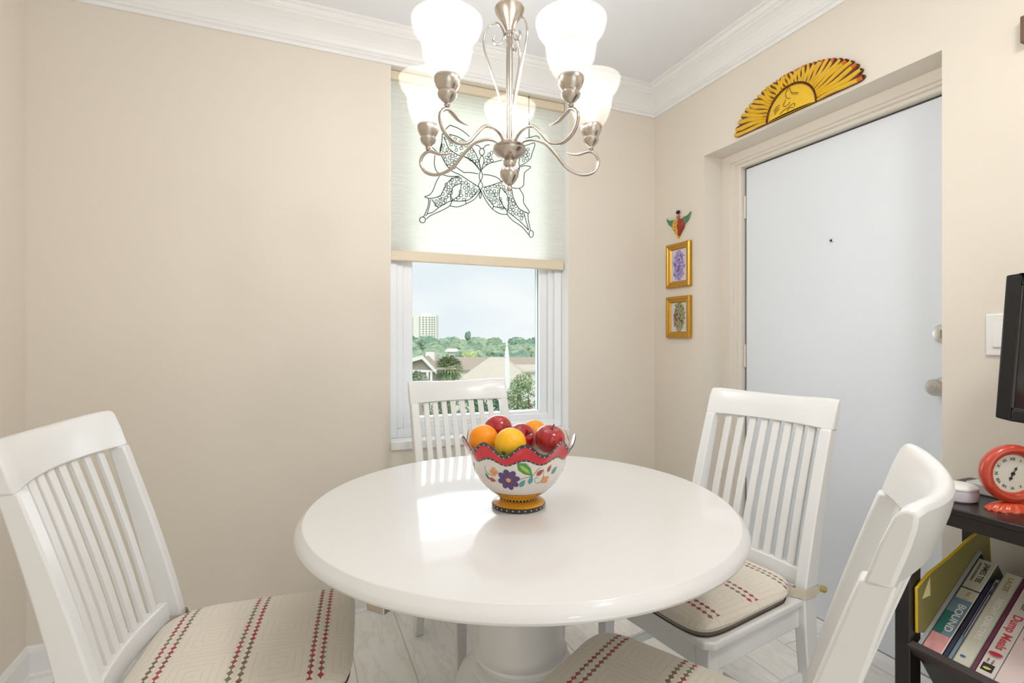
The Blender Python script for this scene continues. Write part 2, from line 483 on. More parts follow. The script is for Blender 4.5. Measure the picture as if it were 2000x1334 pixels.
sl = MB(); sl.box(.004, .02, ly + .0005, ly + .006, .03, 1.962); sl.box(.004, .02, ry, ly, 1.9585, 1.964)
sl.build('weather_strip', M['rubber'], dr)
for z in (.30, 1.08, 1.78):
    h = MB(); h.tube([(-.004, ly + .004, z - .045), (-.004, ly + .004, z + .045)], .005, 10)
    h.sphere((-.004, ly + .004, z + .049), .0055); h.sphere((-.004, ly + .004, z - .049), .0055)
    h.build('hinge', M['frame'], dr)
MB().prism([(X0 - .012, 0), (.06, 0), (.06, .026), (.0, .026), (X0 + .03, .012), (X0 - .012, .008)], 'y', ry - .02, ly + .02).build('threshold', M['trim'], dr)
RX = Matrix.Rotation(-pi / 2, 3, 'Y')     # local z -> -x
def lath(prof, p, name, m, par, seg=28):
    return MB().lathe(prof, seg, mt=RX).build(name, m, par, loc=p)
pk = lath([(0, -.002), (.0085, -.002), (.0085, .002), (.007, .003), (0, .003)], on_door(1624, 470), 'peephole_ring', M['steel'], dr)
MB().lathe([(0, .0031), (.0045, .0031), (0, .0035)], 16, mt=RX).build('peephole_lens', M['blackp'], pk)
kb = lath([(0, -.002), (.033, -.002), (.033, .006), (.028, .011), (.014, .013), (.011, .03), (.013, .036), (.024, .041), (.0275, .050), (.027, .059), (.022, .065), (.0, .067)],
          on_door(1828, 757, -.05) + Vector((.05, 0, 0)), 'door_knob', M['steel'], dr)
MB().lathe([(0, .0655), (.010, .0655), (.010, .069), (0, .069)], 20, mt=RX).build('thumb_turn', M['steel'], kb)
db = lath([(0, -.002), (.031, -.002), (.031, .012), (.027, .018), (.015, .020), (0, .020)], on_door(1846, 652), 'deadbolt', M['steel'], dr)
MB().box(-.034, -.018, -.004, .004, -.014, .014).build('deadbolt_turn', M['steel'], db, .002)

# ---- light switch on the right wall
def on_right(px, py, x=XR):
    t = TH + math.atan((px - 1000) / F); Y = x / math.tan(t); d = Y * CT + x * ST
    return Vector((x, Y, EYE - (py - 660) / F * d))
a = on_right(1927, 613); c = on_right(1927, 695)
sw = empty('light_switch', (XR, a.y - .06, (a.z + c.z) / 2)); tag(sw, 'white double rocker light switch plate on the wall behind the television', 'light switch')
MB().box(-.006, -.0003, -.06, .06, -.058, .058).build('cover_plate', M['white'], sw, .003)
for y in (-.026, .026):
    MB().prism([(-.006, -.034), (-.0105, -.034), (-.0075, .034), (-.006, .034)], 'y', y - .017, y + .017).build('rocker', M['white'], sw, .001)

# ---- wooden sun over the door
def rayd(t):                      # outline of the rays, t along the half circle 0..pi
    return sqrt(1 / ((cos(t) / .283) ** 2 + (sin(t) / .162) ** 2))
M['sun'] = mat('yellow_painted_wood', (226, 180, 30), .45, var=.25, scale=26, coat=.3)
M['sunface'] = mat('golden_face_paint', (232, 186, 26), .4, var=.12, scale=20, coat=.3)
M['suntip'] = mat('orange_ray_paint', (206, 104, 28), .45, var=.3, scale=40)
M['sunline'] = mat('brown_outline_paint', (96, 48, 14), .5, var=.1)
sy, sz = 1.430, 2.0425
sun = empty('wooden_sun', (XR, sy, sz)); tag(sun, 'carved half sun of yellow wood with wavy rays above the white door', 'wall ornament')
# local frame: x out of the wall = -x, y along wall.  v = -(Y-sy) so +v is to the right in the photo
b = MB()
out = []
NR = 33
for i in range(NR * 6 + 1):
    t = pi * i / (NR * 6)
    s_ = abs(sin(NR * t / 1.0)) ** .6
    r = rayd(t) * (.93 + .07 * s_)
    out.append((-r * cos(t), r * sin(t)))
b.prism([(p[0], p[1]) for p in out], 'x', -.010, 0)
b.build('backing', M['sunline'], sun)
rays = MB()
for i in range(NR):
    t0 = pi * (i + .5) / NR; L0 = .112; L1 = rayd(t0) * .985
    hwid = pi / NR * .5
    vs = []; steps = 9
    for k in range(steps + 1):
        q = k / steps; r = L0 + (L1 - L0) * q
        wob = .035 * sin(q * 5.5 + i * 1.3) * (1 if L1 < .2 else .55)
        prof = (.93 - .45 * max(0, (q - .72)) / .28 * .9) if q > .72 else .93
        h = hwid * prof
        tt = min(max(t0 + wob, .5 * hwid), pi - .5 * hwid)
        for sg, x in ((-1, -.010), (-.55, -.0145), (0, -.0165), (.55, -.0145), (1, -.010)):
            an = min(max(tt + sg * h, .004), pi - .004)
            vs.append((x, -r * cos(an), r * sin(an)))
    for k in range(steps):
        m_ = M['suntip'] if k == steps - 1 and i % 2 == 0 and i < 22 else M['sun']
        fs = [(k * 5 + j, k * 5 + j + 1, (k + 1) * 5 + j + 1, (k + 1) * 5 + j) for j in range(4)]
        rays.add(vs, fs, m_, True) if False else None
        o_ = len(rays.v)
        if k == 0: base_o = o_; rays.add(vs, [], m_)
        kk = rays.m(m_)
        for f_ in fs: rays.f.append(tuple(base_o + j for j in f_)); rays.mi.append(kk); rays.sm.append(True)
rays.build('rays', None, sun)
fc = MB(); seg = 40; rings = 8; vs = []; fs = []
for j in range(rings + 1):
    r = .104 * j / rings
    for i in range(seg + 1):
        t = pi * i / seg
        x = -.012 - .016 * sqrt(max(0, 1 - (j / rings) ** 2))
        vs.append((x, -r * cos(t), r * sin(t)))
for j in range(rings):
    for i in range(seg): fs.append((j * (seg + 1) + i, j * (seg + 1) + i + 1, (j + 1) * (seg + 1) + i + 1, (j + 1) * (seg + 1) + i))
fc.add(vs, fs, None, True)
fc.box(-.012, -.004, -.104, .104, 0, .002)
fc.build('sun_face', M['sunface'], sun)
ft = MB()
def fpt(v, h):  # point on face dome; v is to the right in the photo (toward -Y)
    r = sqrt(v * v + h * h) / .104
    return (-.013 - .016 * sqrt(max(0, 1 - min(1, r) ** 2)), -v, h)
def fline(pts, r=.0011): ft.tube([fpt(*p) for p in [(q.x, q.y) for q in smooth_path([Vector((a_, b_, 0)) for a_, b_ in pts], 5)]], r, 6)
for pts in ([(-.004, .100), (-.012, .080), (-.006, .058), (.010, .050)], [(.010, .074), (.026, .066), (.044, .058)], [(.014, .066), (.028, .059), (.042, .053)],
            [(-.066, .030), (-.052, .042), (-.036, .042)], [(-.062, .022), (-.050, .034), (-.038, .034)], [(-.060, .014), (-.048, .025), (-.038, .026)],
            [(-.010, .052), (-.018, .034), (-.010, .026), (.004, .028), (.010, .036)], [(-.034, .006), (-.014, .014), (.008, .014), (.028, .006)],
            [(.0, .004), (.012, .020), (.030, .022), (.030, .010)], [(.0, .098), (.014, .070)]):
    fline(pts)
rim = [(-.0125, -.106 * cos(pi * i / 40), .106 * sin(pi * i / 40)) for i in range(41)]
ft.tube(rim, .0028, 6)
ft.build('painted_line', M['sunline'], sun)

# ---- winged heart
hz, hy = 1.735, 2.072
ht = empty('winged_heart_ornament', (XR - .0004, hy, hz)); tag(ht, 'small painted heart with green wings hanging above two gilt pictures', 'wall ornament')
def heart_poly(s=1.0):
    o = []
    for i in range(40):
        t = 2 * pi * i / 40
        x = 16 * sin(t) ** 3; y = 13 * cos(t) - 5 * cos(2 * t) - 2 * cos(3 * t) - cos(4 * t)
        o.append((x * .0026 * s, y * .0033 * s - .012 * s))
    return o
mh = NT('striped_heart_paint'); v, x, y, z = mh.obj()
st = mh.math('GREATER_THAN', mh.math('ADD', y, mh.math('MULTIPLY', mh.math('SINE', mh.math('MULTIPLY', z, 150)), .002)), -.006)
dots = mh.math('LESS_THAN', mh.math('ADD', mh.math('POWER', mh.math('MULTIPLY', mh.math('SUBTRACT', y, .010), 220), 2.0), mh.math('POWER', mh.math('SUBTRACT', mh.math('MULTIPLY', mh.math('FRACT', mh.math('MULTIPLY', z, 60)), 4), 2.0), 2.0)), .8)
c1 = mh.mix(st, lin((150, 48, 30)), lin((220, 172, 30)))
mh.put(mh.b.inputs['Base Color'], mh.mix(dots, c1, lin((96, 40, 20)))); mh.b.inputs['Roughness'].default_value = .35
b = MB(); hp = heart_poly(); hp2 = [(p[0] * .8, p[1] * .8) for p in hp]; n = len(hp)
b.add([(-.002, p[0], p[1]) for p in hp] + [(-.012, p[0], p[1]) for p in hp] + [(-.020, p[0], p[1]) for p in hp2] + [(-.024, 0, -.005)],
      [(i, (i + 1) % n, n + (i + 1) % n, n + i) for i in range(n)] + [(n + i, n + (i + 1) % n, 2 * n + (i + 1) % n, 2 * n + i) for i in range(n)] +
      [(2 * n + i, 2 * n + (i + 1) % n, 3 * n) for i in range(n)] + [tuple(range(n))[::-1]], None, True)
b.build('heart', mh.m, ht)
mw = mat('green_wing_paint', (98, 140, 104), .5, var=.35, scale=90)
for sg in (1, -1):
    pts = [(.022, .010), (.036, .000), (.054, .002), (.072, .014), (.086, .036), (.090, .050), (.078, .040), (.066, .036), (.052, .034), (.040, .034), (.026, .028)]
    if sg < 0: pts = [(p[0] * .95, p[1]) for p in pts]
    b = MB().prism([(sg * p[0], p[1]) for p in pts], 'x', -.010, -.002)
    for k in range(3):
        b.tube([(-.0105, sg * (.03 + .006 * k), .012 + .007 * k), (-.0105, sg * (.055 + .004 * k), .014 + .008 * k), (-.0105, sg * (.076 + .004 * k), .034 + .005 * k)], .0012, 6)
    b.build('wing', mw, ht)
MB().lathe([(0, 0), (.006, .0), (.009, .010), (.007, .020), (0, .022)], 14, c=(-.010, .0, .028)).build('heart_neck', mat('orange_bead_paint', (196, 92, 34), .4), ht)
MB().sphere((-.008, .004, .066), .012, None, 16, 10, (.5, 1.25, .8)).build('top_bead', M['blackp'], ht)
MB().tube([(-.006, 0, .048), (-.006, .002, .060)], .0012, 6).build('wire_stem', M['wire'], ht)

# ---- two gilt framed pictures
def art(name, stops, scale, seed):
    t = NT(name); v, x, y, z = t.obj()
    vv = t.node('ShaderNodeVectorMath', operation='ADD'); t.l.new(v, vv.inputs[0]); vv.inputs[1].default_value = (seed, seed, seed)
    f = t.noise(vv.outputs[0], scale, 4, .6)
    col = t.ramp(f, stops)
    # blotches gathered in the middle, pale paper at the sides
    dist = t.math('ADD', t.math('POWER', t.math('MULTIPLY', t.math('ADD', y, t.math('MULTIPLY', t.math('SUBTRACT', f, .5), .06)), 24), 2.0), t.math('POWER', t.math('MULTIPLY', z, 12.5), 2.0))
    m = t.math('LESS_THAN', dist, .95)
    bg = t.mix(t.noise(v, 30), lin((226, 214, 204)), lin((200, 196, 214)))
    t.put(t.b.inputs['Base Color'], t.mix(m, bg, col)); t.b.inputs['Roughness'].default_value = .35
    return t.m
def picture(z0, z1, label, m, edge=0):
    cy = 2.071; o = empty('framed_picture', (XR - .0004, cy, (z0 + z1) / 2)); tag(o, label, 'picture', 'small gilt framed pictures by the door')
    hw, hh = .088, (z1 - z0) / 2
    prof = [(0, 0), (0, .016), (.006, .021), (.014, .019), (.018, .015), (.026, .014), (.029, .009), (.032, .006), (.032, 0)]
    vs = []; k = len(prof)
    for cx, cz in ((-1, -1), (1, -1), (1, 1), (-1, 1)):
        for w_, x_ in prof: vs.append((-x_, cx * (hw - w_), cz * (hh - w_)))
    fs = []
    for c_ in range(4):
        d_ = (c_ + 1) % 4
        for i in range(k - 1): fs.append((c_ * k + i, d_ * k + i, d_ * k + i + 1, c_ * k + i + 1))
    MB().add(vs, fs).build('gilt_frame', M['gold'], o)
    MB().box(-.006, -.0003, -hw + .03, hw - .03, -hh + .03, hh - .03).build('painting', m, o)
    return o
picture(1.421, 1.644, 'gilt framed picture with violet and blue flowers, below the winged heart',
        art('violet_floral_paint', [(.30, lin((70, 60, 120))), (.42, lin((120, 100, 170))), (.5, lin((190, 180, 216))), (.6, lin((136, 90, 168))), (.72, lin((110, 150, 204)))], 55, 1.0))
picture(1.165, 1.375, 'gilt framed picture with green and brown figure, the lower one by the door',
        art('green_figure_paint', [(.30, lin((60, 50, 48))), (.42, lin((112, 92, 74))), (.5, lin((184, 166, 130))), (.58, lin((96, 132, 64))), (.7, lin((70, 110, 60)))], 60, 4.0))
# ================================================================ TABLE
TC = W(.022, 1.326); TZ = .749
tb = empty('dining_table', TC, -TH); tag(tb, 'round white lacquered pedestal dining table with rounded rim', 'table')
prof = [(0, .7145), (.48, .7145), (.505, .7150), (.522, .7160), (.532, .7185), (.538, .7225), (.5400, .7275), (.5385, .7325), (.534, .7380), (.5285, .7430), (.5235, .7474), (.5222, .7487), (.5200, .749), (0, .749)]
MB().lathe(prof, 160).build('tabletop', M['table'], tb)
b = MB().lathe([(0, .690), (.30, .690), (.305, .7145), (0, .7145)], 48)
b.build('top_support', M['chair'], tb)
prof = [(0, .10), (.125, .10), (.135, .13), (.118, .17), (.108, .20), (.135, .225), (.160, .25), (.168, .28), (.160, .305), (.140, .322),  (.128, .330), (.132, .338), (.126, .345),
        (.114, .350), (.116, .358), (.121, .364), (.120, .372), (.112, .378), (.108, .386), (.107, .60), (.108, .655), (.116, .672), (.135, .69), (0, .69)]
MB().lathe(prof, 56).build('pedestal', M['chair'], tb)
for k in range(4):
    a = radians(22) + k * pi / 2
    pts = [(.09, .24), (.14, .235), (.20, .20), (.27, .13), (.33, .075), (.375, .058), (.392, .040), (.392, .004), (.35, .0), (.34, .022), (.27, .05), (.20, .09), (.13, .12), (.09, .12)]
    MB().prism(pts, 'y', -.026, .026, mt=Matrix.Rotation(a, 4, 'Z')).build('table_foot', M['chair'], tb, .006)
lx = Vector((-.270, -.185, 0)); 
MB().box(-.02, .02, -.012, .012, .690, .7150).build('leaf_latch', M['nickel'], tb, .002, loc=(-.253, -.428, 0), rot=(0, 0, -.5))

# ================================================================ CHAIRS
def by(z):                                   # centre line of the back, as a function of height
    q = (z - .45) / .54
    return -.212 - .143 * (max(q, 0) ** 1.22) if q > 0 else -.212 - .055 * ((-q * .54 / .45) ** 1.8)
def pdep(z):
    if z < .45: return .060 - .022 * (1 - z / .45)
    return .060 - .026 * ((z - .45) / .44)
def arc(x, bow=.020): return -bow * (1 - (x / .205) ** 2)
def sweep(sts, b=None):
    """sts: list of (x, y, z, width_x, depth_y)"""
    b = b or MB(); vs = []
    for (x, y, z, w_, d_) in sts:
        vs += [(x - w_ / 2, y - d_ / 2, z), (x + w_ / 2, y - d_ / 2, z), (x + w_ / 2, y + d_ / 2, z), (x - w_ / 2, y + d_ / 2, z)]
    fs = []
    for i in range(len(sts) - 1):
        for k in range(4): fs.append((i * 4 + k, i * 4 + (k + 1) % 4, i * 4 + 4 + (k + 1) % 4, i * 4 + 4 + k))
    n = len(sts) - 1
    fs += [(3, 2, 1, 0), (n * 4, n * 4 + 1, n * 4 + 2, n * 4 + 3)]
    return b.add(vs, fs)
def make_chair():
    c = empty('dining_chair', (0, 0, 0))
    m = M['chair']
    for sg in (-1, 1):
        zs = [0, .06, .12, .2, .3, .38, .45, .5, .56, .62, .68, .74, .8, .86, .902]
        sweep([(sg * (.196 + .003 * max(0, (z - .45))), by(z), z, .032, pdep(z)) for z in zs]).build('back_post', m, c, .004)
    # curved top rail that caps the posts
    n = 16; vs = []; th = .027
    zr = [.898, .902, .95, .982, .992, .990]
    secs = [(.898, -.5, ), ]
    for i in range(n + 1):
        x = -.216 + .432 * i / n; ya = arc(min(max(x, -.205), .205), .040)
        e = min(i, n - i); dz_ = {0: .005, 1: .001}.get(e, 0) + .011 * (1 - (x / .216) ** 2)
        tt = th * (1.0 if e > 0 else .86)
        for z, s_ in ((.900, .5), (.945, .5), (.978 - dz_ * .5, .46), (.990 - dz_, .30), (.992 - dz_, 0), (.988 - dz_, -.36), (.972 - dz_, -.5), (.945, -.5), (.900, -.5)):
            vs.append((x, by(z) + ya + s_ * tt * (1.12 if z < .95 else 1), z))
    k = 9
    fs = [(i * k + j, (i + 1) * k + j, (i + 1) * k + (j + 1) % k, i * k + (j + 1) % k) for i in range(n) for j in range(k)]
    fs += [tuple(range(k)), tuple(n * k + j for j in range(k))[::-1]]
    MB().add(vs, fs, None, True).build('top_rail', m, c, .004)
    vs = []                                            # lower rail
    for i in range(n + 1):
        x = -.182 + .364 * i / n; ya = arc(x, .024)
        for z, s_ in ((.466, .5), (.512, .5), (.512, -.5), (.466, -.5)): vs.append((x, by(z) + ya + s_ * .022, z))
    fs = [(i * 4 + j, (i + 1) * 4 + j, (i + 1) * 4 + (j + 1) % 4, i * 4 + (j + 1) % 4) for i in range(n) for j in range(4)] + [(0, 1, 2, 3), (n * 4 + 3, n * 4 + 2, n * 4 + 1, n * 4)]
    MB().add(vs, fs).build('lower_rail', m, c, .003)
    for i in range(8):                                 # slats
        x = (i - 3.5) * .0405
        sweep([(x * (1 + .02 * (z - .56)), by(z) + arc(x, .024 + .014 * (z - .51) / .39), z, .0225, .011) for z in (.508, .62, .68, .74, .8, .86, .904)]).build('slat', m, c, .002)
    # seat board, apron, legs, stretchers
    seat = [(-.198, -.236), (.198, -.236), (.212, .200), (.200, .215), (-.200, .215), (-.212, .200)]
    notch = [(-.178, -.240), (.178, -.240), (.178, -.186), (.206, -.186), (.218, .195), (.200, .216), (-.200, .216), (-.218, .195), (-.206, -.186), (-.178, -.186)]
    MB().prism(notch, 'z', .430, .450).build('seat', m, c, .005)
    ap = MB()
    ap.box(-.18, .18, .178, .196, .368, .430)
    ap.box(-.178, .178, -.215, -.200, .375, .430)
    for sg in (-1, 1):
        q = [(sg * .178, -.184), (sg * .196, -.184), (sg * .203, .178), (sg * .186, .178)]
        ap.prism(q, 'z', .370, .430)
    ap.build('apron', m, c, .003)
    for sg in (-1, 1):
        MB_ = sweep([(sg * (.184 - .004 * (1 - z / .43)), .180, z, w_, w_) for z, w_ in ((0, .026), (.1, .030), (.3, .036), (.36, .040), (.430, .042))])
        MB_.build('front_leg', m, c, .004)
        br = MB()
        for ax in (0, 1):
            pts = [(0, .372), (.034, .372), (.026, .366), (.018, .350), (.016, .338), (.006, .330), (0, .318)]
            br = MB()
            if ax == 0: br.prism([(sg * (.164 - p[0]), p[1]) for p in pts], 'y', .180, .192)
            else: br.prism([(.160 - p[0], p[1]) for p in pts], 'x', sg * .186, sg * .198)
            br.build('corner_bracket', m, c, .002)
        MB().prism([(sg * .178, -.230), (sg * .192, -.230), (sg * .188, .170), (sg * .174, .170)], 'z', .205, .232).build('side_stretcher', m, c, .003)
        MB().box(sg * .196 - .014, sg * .196 + .014, by(0) - .017, by(0) + .017, -.0, .006).build('foot_pad', M['pad'], c)
        MB().box(sg * .180 - .012, sg * .180 + .012, .168, .192, -.0, .005).build('foot_pad', M['pad'], c)
    MB().box(-.180, .180, -.030, -.008, .208, .230).build('cross_stretcher', m, c, .003)
    return c
def make_cushion():
    c = empty('seat_cushion', (0, 0, .4515))
    N = 30; vs = []; fs = []
    def outline(u, v, h):
        # u,v in -1..1 -> rounded trapezoid
        p = 7
        r = (abs(u) ** p + abs(v) ** p) ** (1 / p) if (u or v) else 0
        s_ = max(abs(u), abs(v)) / r if r > 0 else 1
        u, v = u * s_, v * s_
        y = .008 + v * .222
        wdt = .203 + .008 * v
        if v < 0: wdt -= .030 * max(0, -v - .58) / .42
        return u * wdt, y
    def grid(top):
        o_ = len(vs)
        for j in range(N + 1):
            for i in range(N + 1):
                u = -1 + 2 * i / N; v = -1 + 2 * j / N
                uu = math.copysign(1 - (1 - abs(u)) ** 1.5, u); vv = math.copysign(1 - (1 - abs(v)) ** 1.5, v)
                e = max(abs(uu), abs(vv))
                k = 1 - (max(0, e - .0)) ** 5
                x, y = outline(uu * (1 if e < 1 else 1), vv, 0)
                if top:
                    z = .022 + .024 * (k ** .5) + .005 * (1 - uu * uu) * (1 - vv * vv) + .0012 * noise.noise(Vector((x * 18, y * 18, 0)))
                else: z = .022 - .0215 * (k ** .35)
                vs.append((x, y, z))
        for j in range(N):
            for i in range(N):
                q = (o_ + j * (N + 1) + i, o_ + j * (N + 1) + i + 1, o_ + (j + 1) * (N + 1) + i + 1, o_ + (j + 1) * (N + 1) + i)
                fs.append(q if top else q[::-1])
    grid(True); grid(False)
    MB().add(vs, fs, None, True).build('cushion_pad', M['cushion'], c)
    pts = []
    for k in range(120):
        a = 2 * pi * k / 120; u, v = cos(a), sin(a); mx = max(abs(u), abs(v)); x, y = outline(u / mx, v / mx, 0); pts.append((x * .972, .008 + (y - .008) * .972, .0020))
    MB().tube(pts, .0018, 6, closed=True).build('edge_line', M['edge_line'], c)  # thin dark tube along the lower edge of the pad
    for sg in (-1, 1):
        z0 = .002; b = MB()
        x0, x1, ya, yb = sg * .196 - .019, sg * .196 + .019, by(.47) - pdep(.47) / 2 - .003, by(.47) + pdep(.47) / 2 + .003
        loop = [(sg * .176, yb + .018), (x1 if sg > 0 else x0, yb), (x1 if sg > 0 else x0, ya), (x0 if sg > 0 else x1, ya), (x0 if sg > 0 else x1, yb), ]
        vs2 = [(p[0], p[1], z) for p in loop for z in (z0, z0 + .022)]
        vs2 = []
        for p in loop: vs2 += [(p[0], p[1], z0), (p[0], p[1], z0 + .024)]
        b.add(vs2, [(2 * i, 2 * i + 2, 2 * i + 3, 2 * i + 1) for i in range(len(loop) - 1)])
        o = b.build('fabric_tie', M['tie'], c)
        s_ = o.modifiers.new('thick', 'SOLIDIFY'); s_.thickness = .002; s_.offset = 0
        kx, ky = sg * .196 + sg * .012, ya - .006
        k_ = MB(); k_.tube([(kx - sg * .006, ky + .006, z0 + .012), (kx, ky - .004, z0 + .010), (kx + sg * .004, ky - .014, z0 + .008), (kx + sg * .006, ky - .022, z0 + .004)], [.005, .007, .0095, .0095], 8)
        k_.build('tie_bow', mat('olive_tie_end' + str(sg), (176, 158, 98), .9), o)
    return c
def place(o, top, face, off=.355, zoff=0):
    """top: (u,d) of the middle of the top rail, face: (u,d) direction the chair faces"""
    fv = (R * face[0] + FW * face[1]).normalized(); t = W(top[0], top[1])
    p = t + fv * off
    o.location = (p.x, p.y, zoff); o.rotation_euler = (0, 0, atan2(-fv.x, fv.y))
spots = [((-.937, 1.062), (.962, .275), 'white slat back dining chair on the left, seen whole beside the bare wall', 'linen seat cushion with three embroidered stripe pairs on the left chair'),
         ((.838, 1.670), (-.86, -.51), 'white slat back dining chair standing before the white door', 'linen seat cushion tied to the chair before the door'),
         ((.545, .702), (-.79, .613), 'white dining chair nearest the camera, seen end on beside the black shelf', 'linen seat cushion on the nearest chair, under the front of the table'),
         (None, None, 'white slat back dining chair behind the table, before the window', 'linen seat cushion on the chair behind the table')]
pc = make_chair(); pu = make_cushion()
for i, (top, face, la, lb) in enumerate(spots):
    c = pc if i == 0 else copy_tree(pc)
    u = pu if i == 0 else copy_tree(pu)
    if top is None:
        # world placement: parallel to the window wall
        fv = Vector((.05, -1, 0)).normalized(); t = Vector((.632, 2.108, 0)); p = t + fv * .355
        for o_, z in ((c, 0), (u, .4515)): o_.location = (p.x, p.y, z); o_.rotation_euler = (0, 0, atan2(-fv.x, fv.y))
    else:
        place(c, top, face); place(u, top, face, zoff=.4515)
    tag(c, la, 'chair', 'dining chairs around the round table'); tag(u, lb, 'cushion', 'seat cushions on the dining chairs')

# ================================================================ CHANDELIER
CC = W(-.0066, 1.32)
ch = empty('chandelier', (CC.x, CC.y, 1.54), -TH); tag(ch, 'brushed nickel chandelier with five frosted bell shades hanging over the table', 'chandelier')
Z0 = 1.54
nk = M['nickel']
def lz(p): return [(r, z - Z0) for r, z in p]
MB().lathe(lz([(0, 1.540), (.004, 1.541), (.007, 1.546), (.006, 1.552), (.004, 1.556), (.010, 1.560), (.017, 1.568), (.0235, 1.580), (.0245, 1.590), (.020, 1.600), (.014, 1.606), (.016, 1.610), (.0155, 1.616),
               (.013, 1.622), (.024, 1.627), (.034, 1.634), (.042, 1.643), (.043, 1.647), (.038, 1.651), (.041, 1.655), (.036, 1.660), (.026, 1.663), (.024, 1.668), (0, 1.668)]), 40).build('hub', nk, ch)
MB().lathe(lz([(.0, 1.66), (.0085, 1.66), (.0085, 1.975), (.0, 1.968)]), 20).build('column', nk, ch)
MB().lathe(lz([(0, 1.938), (.011, 1.938), (.012, 1.946), (.0085, 1.952), (.012, 1.960), (.018, 1.972), (.028, 1.988), (.036, 2.000), (.0385, 2.008), (.036, 2.014), (.022, 2.018), (.010, 2.022), (0, 2.024)]), 36).build('upper_cone', nk, ch)
MB().lathe(lz([(0, 2.01), (.0045, 2.01), (.0045, 2.44), (0, 2.44)]), 12).build('stem', nk, ch)
MB().lathe(lz([(0, 2.425), (.012, 2.427), (.045, 2.436), (.062, 2.448), (.065, 2.4655), (0, 2.4655)]), 36).build('ceiling_canopy', nk, ch)
sc_pts = [(.010, 1.668), (.012, 1.70), (.018, 1.76), (.030, 1.812), (.044, 1.862), (.0555, 1.905), (.056, 1.935), (.046, 1.962), (.029, 1.972), (.016, 1.958), (.012, 1.940), (.018, 1.922), (.029, 1.917), (.036, 1.927), (.033, 1.938)]
for a in (184, 312, 66):
    a = radians(a)
    MB().tube(smooth_path([(r * 1.16 * cos(a), r * 1.16 * sin(a), z - Z0) for r, z in sc_pts], 7), .0027, 8).build('scroll', nk, ch)
arm = [(.018, 1.648), (.026, 1.664), (.040, 1.676), (.060, 1.6815), (.082, 1.680), (.1034, 1.673), (.1326, 1.646), (.156, 1.621), (.178, 1.609), (.200, 1.604), (.222, 1.6065), (.242, 1.617), (.2535, 1.636), (.252, 1.654), (.240, 1.666), (.226, 1.669), (.208, 1.663), (.192, 1.657), (.172, 1.656), (.160, 1.658)]
shp = [(.0275, 1.737), (.033, 1.741), (.041, 1.751), (.0475, 1.764), (.0530, 1.780), (.0555, 1.797), (.0565, 1.813), (.0590, 1.822), (.0655, 1.829), (.0725, 1.838), (.0770, 1.851), (.0785, 1.862), (.0760, 1.8635), (.0740, 1.856), (.0690, 1.8455), (.0625, 1.836), (.0570, 1.826),
       (.0548, 1.813), (.0538, 1.797), (.0513, 1.781), (.0458, 1.7655), (.040, 1.753), (.033, 1.744), (.0275, 1.740)]
RHO = .232
for k in range(5):
    phi = radians((36, 108, 180, 252, 324)[k])
    dx, dyv = sin(phi), -cos(phi)
    pts = [(r * dx, r * dyv, z - Z0) for r, z in arm]
    sp = smooth_path(pts, 6); nn = len(sp)
    rad = [.0044 if i < nn * .86 else .0044 - .0034 * (i - nn * .86) / (nn * .14) for i in range(nn)]
    MB().tube(sp, rad, 10).build('arm', nk, ch)
    cx, cy = RHO * dx, RHO * dyv
    cup = lz([(0, 1.672), (.005, 1.673), (.0075, 1.678), (.006, 1.682), (.012, 1.687), (.019, 1.694), (.0215, 1.702), (.019, 1.708), (.0205, 1.711), (.0245, 1.717), (.0285, 1.727), (.029, 1.737), (.027, 1.741), (.0, 1.741)])
    cu = MB().lathe(cup, 28, c=(cx, cy, 0)).build('lamp_holder', nk, ch)
    s_ = MB().lathe(lz(shp), 40, c=(cx, cy, 0), close=True).build('glass_shade', M['shade'], ch)
    bl = MB().lathe([(0, 1.741 - Z0), (.010, 1.742 - Z0), (.011, 1.76 - Z0), (.016, 1.775 - Z0), (.021, 1.79 - Z0), (.0215, 1.802 - Z0), (.016, 1.816 - Z0), (0, 1.822 - Z0)], 16, c=(cx, cy, 0)).build('light_bulb', M['bulb'], s_)
    la = bpy.data.lights.new('bulb_light', 'POINT'); la.energy = 2.6; la.color = (1, .985, .965); la.shadow_soft_size = .022
    lo = bpy.data.objects.new('bulb_light', la); COL.objects.link(lo); lo.parent = ch; lo.location = (cx, cy, 1.845 - Z0)

